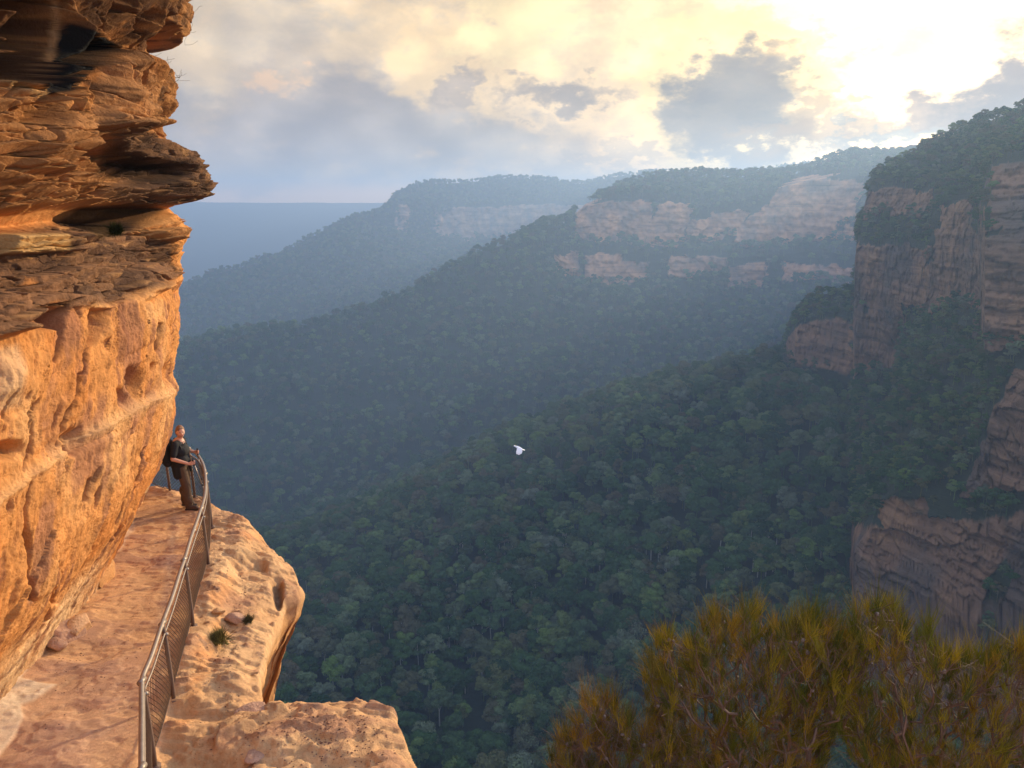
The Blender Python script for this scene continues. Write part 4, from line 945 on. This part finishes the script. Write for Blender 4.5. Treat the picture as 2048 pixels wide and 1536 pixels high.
    for sy, ex in ((-1, -.047), (1, -.025)): m.caps((-.025, .165*sy, 1.372), (ex, .232*sy, 1.185), .074, .067, 14)
    m.build('shirt', M_BLACK, t, vox=.009)
    m = MB()                                                                             # trousers
    m.caps((0, -.06, .93), (0, .06, .93), .135, .135, 16)
    for sy, fx in ((-1, .10), (1, -.07)):
        k_ = (fx*.55+.035, .108*sy, .50)
        m.caps((0, .085*sy, .90), k_, .112, .088, 16); m.caps(k_, (fx, .115*sy, .13), .088, .078, 14)
        m.caps((fx*.8-.02, .115*sy, .33), (fx+.03, .115*sy, .19), .084, .084, 12); m.caps((fx+.01, .115*sy, .15), (fx+.015, .115*sy, .11), .083, .075, 12)
    m.build('trousers', M_TROU, t, vox=.009)
    m = MB()                                                                             # jacket tied round the hips
    m.caps((-.015, -.065, .97), (-.015, .065, .97), .150, .150, 18)
    m.caps((-.06, -.10, .93), (-.05, -.12, .72), .11, .085, 14); m.caps((-.08, .03, .93), (-.10, .03, .69), .12, .09, 14); m.caps((-.04, .12, .93), (-.04, .13, .74), .09, .07, 14)
    m.caps((.0, -.15, .93), (.03, -.16, .70), .055, .045, 12); m.caps((.14, .0, .97), (.16, .02, .78), .035, .028, 8)
    m.build('jacket', M_JKT, t, vox=.010)
    for sy, fx in ((-1, .10), (1, -.07)):
        m = MB(); y = .118*sy; m.caps((fx, y, .14), (fx-.01, y, .07), .068, .058, 12); m.caps((fx-.01, y, .052), (fx+.15, y-.01, .045), .052, .044, 12); m.blob((fx+.155, y-.01, .045), (.055, .047, .036), 12, 8)
        bo = m.build('boot', M_BOOT, t, vox=.008)
        m = MB(); q = [(fx-.065+.30*k/11, y-.01*k/11) for k in range(12)]; wd = [.034, .044, .046, .044, .042, .043, .048, .052, .053, .050, .040, .020]
        V = [(a, b_+w_*e, z_) for (a, b_), w_ in zip(q, wd) for e in (-1, 1) for z_ in (0., .024)]
        Fs = []
        for k in range(11): i = 4*k; Fs += [(i, i+1, i+5, i+4), (i+2, i+6, i+7, i+3), (i+1, i+3, i+7, i+5), (i, i+4, i+6, i+2)]
        Fs += [(0, 2, 3, 1), (44, 45, 47, 46)]; m.add(V, Fs); m.build('sole', M_SOLE, bo, smooth=False)
    # backpack
    k = empty('backpack', tuple(GRD+np.array([-.22, 0, .95]))); tag(k, 'black backpack worn by the hiker on the cliff path', 'backpack')
    m = MB(); m.caps((-.06, -.07, .10), (-.05, -.07, .38), .115, .105, 14); m.caps((-.06, .07, .10), (-.05, .07, .38), .115, .105, 14); m.caps((-.03, -.05, .02), (-.03, .05, .02), .10, .10, 12); m.build('bag', M_PACK, k, vox=.010)
    m = MB(); m.caps((-.16, -.05, .12), (-.155, -.05, .24), .06, .055, 10); m.caps((-.16, .05, .12), (-.155, .05, .24), .06, .055, 10); m.build('pocket', M_PACK, k, vox=.010)
    for sy in (-1, 1):
        a = np.linspace(0, 1, 14); px_ = .06+.235*np.sin(a*math.pi*.95); m = MB(); m.tube(np.stack([px_, sy*(.105+.03*np.sin(a*3.1)), .47-.36*a+.08*np.sin(a*math.pi)*(1-a)], -1), .017, 8); m.build('strap', M_PACK, k)
    m = MB(); m.tube([(-.02, -.03, .48), (-.02, -.02, .52), (-.02, .02, .52), (-.02, .03, .48)], .008, 6); m.build('handle', M_PACK, k)
    # poles held in the hands
    for (hx, tip, lab) in ((h1, np.array([.36, .26, .0]), 'walking pole in the hiker\'s near hand with a pale shaft'), (h2, np.array([.22, .40, .0]), 'walking pole in the hiker\'s far hand beside the fence post')):
        H_ = hx+GRD; T_ = tip+GRD; d = (H_-T_)/np.linalg.norm(H_-T_); p = empty('walking_pole', tuple(T_)); tag(p, lab, 'walking pole', 'the hiker\'s walking poles')
        L = np.linalg.norm(H_-T_); m = MB(); m.tube([(0, 0, 0), tuple(d*.05)], [.002, .005], 8); m.tube([tuple(d*.05), tuple(d*L*.45)], .0065, 8); m.tube([tuple(d*L*.45), tuple(d*(L-.05))], .0085, 8); m.build('shaft', M_ALU, p)
        m = MB(); m.tube([tuple(d*(L-.07)), tuple(d*(L-.02)), tuple(d*(L+.04)), tuple(d*(L+.075))], [.013, .016, .014, .018], 10); m.build('grip', M_BLACK, p)
        m = MB(); m.tube([tuple(d*.06), tuple(d*.066)], .026, 12); m.build('basket', M_SOLE, p)
        m = MB(); m.tube([tuple(d*L*.43), tuple(d*L*.47)], .012, 8); m.build('clamp', M_SOLE, p)
person()
# ================================================================ COCKATOO
M_BIRD = mat_basic('white_feathers', (.95, .95, .97), .8, var=.05, bump=.3, bscale=60.)
M_BEAK = mat_basic('dark_beak', (.03, .03, .035), .4)
M_CREST = mat_basic('yellow_crest', (.8, .62, .12), .7)
def bird():
    c = P(1038, 896, 36.); t = empty('cockatoo', tuple(c), 0.); tag(t, 'white cockatoo in flight with wings swept down over the valley', 'bird')
    t.rotation_euler = (0, R(-20), math.pi-.15)                                            # flies to the left, a little nose up
    # local: +x head, z up
    m = MB(); m.tube([(-.17, 0, -.005), (-.10, 0, 0), (0, 0, .0), (.10, 0, .005), (.165, 0, .012), (.20, 0, .015)], [.022, .048, .066, .060, .042, .036], 14)
    m.blob((.235, 0, .012), (.050, .038, .040), 14, 10); b = m.build('body', M_BIRD, t)
    m = MB(); m.tube([(.275, 0, .012), (.297, 0, .004), (.298, 0, -.018)], [.017, .013, .003], 8); m.build('beak', M_BEAK, t)
    m = MB(); [m.tube([(.24, .006*k, .045), (.205, .012*k, .066), (.165, .012*k, .068+.006*k)], [.008, .009, .002], 5) for k in (-1, 0, 1)]; m.build('crest', M_CREST, t)
    m = MB(); [m.blob((.262, .031*q, .022), (.006, .005, .006), 6, 5) for q in (-1, 1)]; m.build('eyes', M_BEAK, t)
    V = []; Fs = []                                                                       # tail fan
    for i in range(9):
        a = (i-4)*.085; V += [(-.15, .012*(i-4)*.6, .004), (-.15-.15*math.cos(a), -.0+math.sin(a)*.17, .006+.002*(i % 2))]
    n_ = len(V); V += [(x, y, z-.006) for x, y, z in V]
    for i in range(8): a = 2*i; Fs += [(a, a+1, a+3, a+2), (n_+a, n_+a+2, n_+a+3, n_+a+1)]
    Fs += [(2*i+1, n_+2*i+1, n_+2*i+3, 2*i+3) for i in range(8)]; m = MB(); m.add(V, Fs); m.build('tail', M_BIRD, t)
    for sy in (-1, 1):                                                                    # wings on the downstroke, feathered edge
        nx, ns = 10, 16; V = []
        for j in range(ns+1):
            q = j/ns; drop = (.30*q if q < 1 else .3); spread = .05+.12*math.sin(q*1.5)
            lead = .085-.04*q-.10*max(0, q-.7); ch = (.255+.03*math.sin(q*3))*(1-max(0, q-.62)*1.3); ch *= 1+.05*math.sin(j*2.9)
            for i in range(nx+1):
                u = i/nx; V.append((lead-ch*u, sy*(spread+.015*math.sin(u*3)), .02-drop+.012*math.sin(u*math.pi)))
        k = len(V); V += [(x, y-sy*.008*(1-abs(2*((i % (nx+1))/nx)-1)**2)-.001*sy, z) for i, (x, y, z) in enumerate(V)]
        Fs = []
        for j in range(ns):
            for i in range(nx): a = j*(nx+1)+i; Fs += [(a, a+1, a+nx+2, a+nx+1), (k+a, k+a+nx+1, k+a+nx+2, k+a+1)]
        m = MB(); m.add(V, Fs); m.build('wing', M_BIRD, t)
bird()
# ================================================================ SHRUBS
M_TWIG = mat_basic('red_brown_branch', (.155, .085, .055), .7, var=.45, vscale=14., bump=.4, bscale=60.)
M_NEEDLE = mat_leaf('needle_foliage', None, .45, attr='Col')
M_CONE = mat_basic('old_woody_cone', (.16, .11, .085), .6, var=.5, vscale=60., bump=.8, bscale=90.)
def grow(root, tips, g, lean=.5, stems=4, pen=1.6, split=.35):
    """skeleton: every tip joins the nearest lower node by a bowed twig; returns nodes, parents, radii"""
    N = [np.array(root, float)]; PA = [-1]
    c = tips.mean(0)
    for k in range(stems):
        a = tips[g.integers(len(tips))]; end = root+(lerp(c, a, .85)-root)*split; prev = 0
        for q in (.25, .5, .75, 1.):
            p = root+(end-root)*q+g.normal(size=3)*.02; N.append(p); PA.append(prev); prev = len(N)-1
    order = np.argsort(np.linalg.norm(tips-root, axis=1))
    for i in order:
        tp = tips[i]; A_ = np.array(N); d = np.linalg.norm(A_-tp, axis=1); dr = np.linalg.norm(A_-root, axis=1)
        cost = d+pen*np.clip(dr-np.linalg.norm(tp-root)*.93, 0, 9)+.18*dr*0+np.where(A_[:, 2] > tp[2]-.02, .25, 0); j = int(np.argmin(cost))
        s = N[j]; L = np.linalg.norm(tp-s); k = max(2, int(L/.07)); bow = g.normal(size=3)*L*.06+np.array([0, 0, -L*.07]); prev = j
        for q in range(1, k+1):
            u = q/k; N.append(lerp(s, tp, u)+bow*math.sin(u*math.pi)+g.normal(size=3)*.004); PA.append(prev); prev = len(N)-1
    N = np.array(N); w = np.ones(len(N))*.0; ch = np.zeros(len(N), int)
    for i in range(len(N)-1, 0, -1):
        if w[i] == 0: w[i] = 1.
        w[PA[i]] += w[i]
    return N, np.array(PA), w
def tubes(N, PA, rad, seg=5):
    i = np.arange(1, len(N)); a, b = N[PA[i]], N[i]; d = b-a; l = np.linalg.norm(d, axis=1)+1e-9; d /= l[:, None]
    ref = np.where(np.abs(d[:, 2:3]) < .9, np.array([[0, 0, 1.]]), np.array([[1., 0, 0]])); u = np.cross(ref, d); u /= np.linalg.norm(u, axis=1)[:, None]; v = np.cross(d, u)
    an = np.arange(seg)*2*math.pi/seg; ring = np.cos(an)[None, :, None]*u[:, None]+np.sin(an)[None, :, None]*v[:, None]
    ra = np.minimum(rad[PA[i]], rad[i]*1.25)[:, None, None]; rb = rad[i][:, None, None]
    V = np.concatenate([a[:, None]+ring*ra, b[:, None]+ring*rb+d[:, None]*.002], 1).reshape(-1, 3)
    base = (np.arange(len(i))*2*seg)[:, None]; j = np.arange(seg); k = (j+1) % seg
    Fq = np.stack([base+j, base+k, base+seg+k, base+seg+j], -1).reshape(-1, 4); return V, Fq
def needles(org, dirs, cols, L, g, per, wid=.0013, spread=.38):
    n = len(org)*per; o = np.repeat(org, per, 0)+g.normal(size=(n, 3))*.007; d = np.repeat(dirs, per, 0)+g.normal(size=(n, 3))*spread; d /= np.linalg.norm(d, axis=1)[:, None]
    o = o-d*(g.random(n)*.03)[:, None]
    ll = np.repeat(L, per)*(.55+.65*g.random(n)); up = np.array([0, 0, 1.]); w = np.cross(d, g.normal(size=(n, 3))); w /= np.linalg.norm(w, axis=1)[:, None]; w2 = np.cross(d, w)
    V = []; bend = g.normal(size=(n, 3))*.10+up*.12
    for q, ww in ((0., 1.), (.5, .9), (1., .15)):
        c = o+d*(ll*q)[:, None]+bend*(ll*q*q)[:, None]
        for a in (0, 2.094, 4.189): V.append(c+wid*ww*(math.cos(a)*w+math.sin(a)*w2))
    V = np.stack(V, 1).reshape(-1, 3); b = (np.arange(n)*9)[:, None]; Fs = []
    for lv in (0, 3):
        for a in range(3): c = (a+1) % 3; Fs.append(np.concatenate([b+lv+a, b+lv+c, b+lv+3+c, b+lv+3+a], 1))
    cc = np.repeat(cols, per, 0)*(.75+.5*g.random((n, 1))); return V, np.concatenate(Fs), np.repeat(cc, 9, 0)
def shrub(name, label, rootpix, rr_, outline, depth, ntips, seed, tint, dead=.25):
    """outline: polygon of the crown as seen; depth (r0, r1): it spreads between these distances"""
    g = np.random.default_rng(seed); ol = np.array(outline, float); T = []; TD = []
    x0, y0 = ol.min(0); x1, y1 = ol.max(0)
    while len(T) < ntips:
        a, b = x0+(x1-x0)*g.random(), y0+(y1-y0)*g.random()
        if not in_poly(np.array([a]), np.array([b]), outline)[0]: continue
        edge = poly_dist(np.array([a]), np.array([b]), list(outline))[0]
        if g.random() > np.exp(-edge/170.)+.22: continue
        r_ = lerp(depth[0], depth[1], g.random()); T.append(P(a, b, r_)); TD.append(edge)
    T = np.array(T); TD = np.array(TD); root = P(rootpix[0], rootpix[1], rr_)
    N, PA, w = grow(root, T, g, stems=11, split=.62)
    rad = np.clip(.0015*np.sqrt(w), .0012, .04)
    e = empty(name, tuple(root)); tag(e, label, 'shrub', 'needle leaved shrubs below the lookout')
    V, Fq = tubes(N-root, PA, rad); link('branches', np_mesh('branches', V, Fq), M_TWIG, e)
    leafmask = g.random(len(T)) < (1-dead*np.clip(TD/110., 0.1, 1.6))
    Tl = T[leafmask]-root; up = np.array([0, 0, 1.]); rd = T[leafmask]-T.mean(0); rd /= np.linalg.norm(rd, axis=1)[:, None]+.1
    dr = up*1.0+rd*.35+g.normal(size=(len(Tl), 3))*.30; dr /= np.linalg.norm(dr, axis=1)[:, None]
    pal = np.array([(.18, .21, .035), (.30, .29, .040), (.42, .37, .045), (.38, .29, .045), (.24, .22, .06), (.14, .17, .04)])
    cl = pal[np.minimum((g.random(len(Tl))**1.1*6).astype(int), 5)]*np.array(tint)
    V, Fq, cc = needles(Tl, dr, cl, .055+.11*g.random(len(Tl))**1.3, g, 26, .0009, .26)
    link('foliage', np_mesh('foliage', V, Fq, cc, smooth=False), M_NEEDLE, e)
    # bare dead twiglets and woody cones
    nt = 1500; k = g.choice(np.arange(30, len(N)), nt); tw = N[k]-root; dd = g.normal(size=(nt, 3))+up*.8; dd /= np.linalg.norm(dd, axis=1)[:, None]
    V, Fq, cc = needles(tw, dd, np.tile([(.26, .17, .12)], (nt, 1)), .06+.16*g.random(nt)**2, g, 2, .0009, .4)
    link('dead_twigs', np_mesh('dead_twigs', V, Fq, smooth=True), M_TWIG, e)
    sub = np.nonzero(w < 6)[0]; k = g.choice(sub, 130); m = MB()
    for c in N[k]-root: m.blob(c+g.normal(size=3)*.008, .0075*(.8+.5*g.random(3)), 7, 5)
    me = bpy.data.meshes.new('cones'); me.from_pydata(np.concatenate(m.v).tolist(), [], m.f); me.update(); tag(link('cones', me, M_CONE, e), kind='stuff')
shrub('shrub', 'lowest needle leaved shrub with orange tips at the left end of the clump', (1240, 1760), 3.0, [(1095, 1540), (1110, 1490), (1150, 1450), (1165, 1405), (1200, 1395), (1250, 1420), (1290, 1470), (1340, 1450), (1360, 1540), (1360, 1640), (1120, 1640)], (2.9, 3.4), 320, 51, (1.0, .80, .78), .3)
shrub('shrub', 'olive and yellow needle leaved shrub with a reddish trunk in the middle of the clump', (1590, 1800), 3.3, [(1290, 1330), (1320, 1270), (1370, 1285), (1420, 1225), (1470, 1245), (1500, 1195), (1540, 1260), (1620, 1230), (1680, 1262), (1720, 1300), (1690, 1400), (1640, 1560), (1420, 1560), (1320, 1520), (1290, 1420)], (3.1, 3.9), 860, 52, (.98, .86, .82), .42)
shrub('shrub', 'tall yellow green needle leaved shrub at the right end of the clump', (1800, 1800), 3.4, [(1680, 1270), (1720, 1225), (1775, 1198), (1815, 1250), (1850, 1240), (1880, 1300), (1960, 1305), (2060, 1275), (2160, 1300), (2160, 1560), (1720, 1560), (1660, 1420)], (3.2, 4.0), 820, 53, (1.0, .90, .82), .48)
# tufts and bare twigs on the rock
def tuft(name, c, L, n, seed, cols, label, dirn=(0, 0, 1), spread=.6, cat='plant'):
    g = np.random.default_rng(seed); o = g.normal(size=(n, 3))*np.array([L*.28, L*.28, L*.12]); d = np.tile([dirn], (n, 1))+g.normal(size=(n, 3))*.4; d /= np.linalg.norm(d, axis=1)[:, None]
    cl = np.array(cols)[g.integers(0, len(cols), n)]; V, Fq, cc = needles(o, d, cl, np.full(n, L), g, 14, .004, spread)
    tag(link(name, np_mesh(name, V, Fq, cc, smooth=False), M_NEEDLE, None, tuple(c)), label, cat)
tuft('grass_tuft', on_ground(438, 1284, .02), .17, 34, 61, [(.22, .20, .07), (.36, .30, .09), (.15, .14, .06)], 'dry olive tuft growing against the step of the rock shelf')
tuft('grass_tuft', on_ground(497, 1244, .01), .10, 24, 62, [(.12, .10, .05), (.16, .14, .07)], 'small grey green tuft right of the bigger one on the shelf')
tuft('wall_plant', P(168, 790, 11.6)+np.array([.1, 0, 0]), .12, 34, 63, [(.05, .035, .02), (.08, .05, .02)], 'dark little plant in the long crack of the sandstone wall', (.5, -.3, -.3))
tuft('wall_plant', P(208, 462, 12.2)+np.array([.15, 0, 0]), .11, 50, 64, [(.05, .06, .02), (.035, .04, .02)], 'dark green plant under the rock ledge', (.5, -.3, .2))
def bare(name, root, tips, seed, label, r0=.0028, stems=2):
    g = np.random.default_rng(seed); root = np.array(root); N, PA, w = grow(root, np.array(tips), g, stems=stems, split=.4); V, Fq = tubes(N-root, PA, np.clip(r0*np.sqrt(w)*.9, .0022, .02), 5)
    tag(link(name, np_mesh(name, V, Fq), M_DEAD, None, tuple(root)), label, 'branch')
M_DEAD = mat_basic('dead_grey_branch', (.07, .05, .04), .8, var=.3)
g_ = np.random.default_rng(9)
tp = [P(a+g_.normal()*2, b+g_.normal()*2, 16.6+.25*g_.normal()) for a, b in ((312, 95), (322, 104), (335, 112), (345, 126), (350, 112), (362, 140), (380, 158), (372, 150), (360, 155), (355, 168), (342, 150), (330, 160), (340, 138), (318, 150), (312, 143), (350, 146), (366, 146), (325, 128), (338, 120), (308, 104))]
bare('dead_branch', P(276, 126, 16.4), tp, 71, 'bare dead branch sticking out from behind the round rock')
tp = [P(a, b, 16.9) for a, b in ((398, 14), (385, 10), (392, 20), (404, 12), (380, 34), (392, 62), (396, 82), (386, 50), (375, 70), (370, 90))]
bare('dead_twig', P(352, 22, 16.8), tp, 72, 'thin bare twigs at the tip of the topmost rock', .0016)
# ================================================================ LOOKOUT UNDER THE CAMERA
def lookout():
    n = 70; u, v = np.meshgrid(np.linspace(-1, 1, n), np.linspace(-1, 1, n)); x = 5.2*u+1.6; y = 4.6*v-2.6
    d = np.maximum(np.abs(u), np.abs(v)); z = -1.62-.5*sst(y, -.4, .6)-1.6*sst(y, .6, 1.7)-14*np.clip(d-.86, 0, 1)**1.1*6
    z += .08*fbm(x, y, 0, 601, 5)-.5*sst(x, 2.5, 6); c = np.tile([(.55, .36, .2)], (n*n, 1))
    tag(link('lookout_rock', np_mesh('lookout_rock', np.stack([x, y, z], -1).reshape(-1, 3), grid_faces(n, n), c), M_ROCK), kind='structure')
lookout()
# ================================================================ HAZE
top = max(float(POS[:, 2].max())+26, 60.)
def make_haze():
    m = bpy.data.materials.new('valley_air'); m.use_nodes = True; t = NT(m.node_tree)
    v = t.n('ShaderNodeVolumePrincipled'); v.inputs['Color'].default_value = (.42, .64, 1.0, 1); v.inputs['Density'].default_value = HAZE_D; v.inputs['Anisotropy'].default_value = .40
    t.t.links.new(v.outputs[0], t.n('ShaderNodeOutputMaterial').inputs['Volume'])
    m.cycles.homogeneous_volume = True
    x0, x1, y0, y1, z0, z1 = -6300, 6300, -400, 6400, -349, top
    V = [(a, b, c) for a in (x0, x1) for b in (y0, y1) for c in (z0, z1)]
    Fc = [(0, 1, 3, 2), (4, 6, 7, 5), (0, 4, 5, 1), (2, 3, 7, 6), (0, 2, 6, 4), (1, 5, 7, 3)]
    me = bpy.data.meshes.new('haze'); me.from_pydata(V, [], Fc); me.update()
    tag(link('haze', me, m), 'blue sunlit haze filling the valley', 'haze', kind='stuff')
HAZE_D = .00038
make_haze(); print('TOP', top)
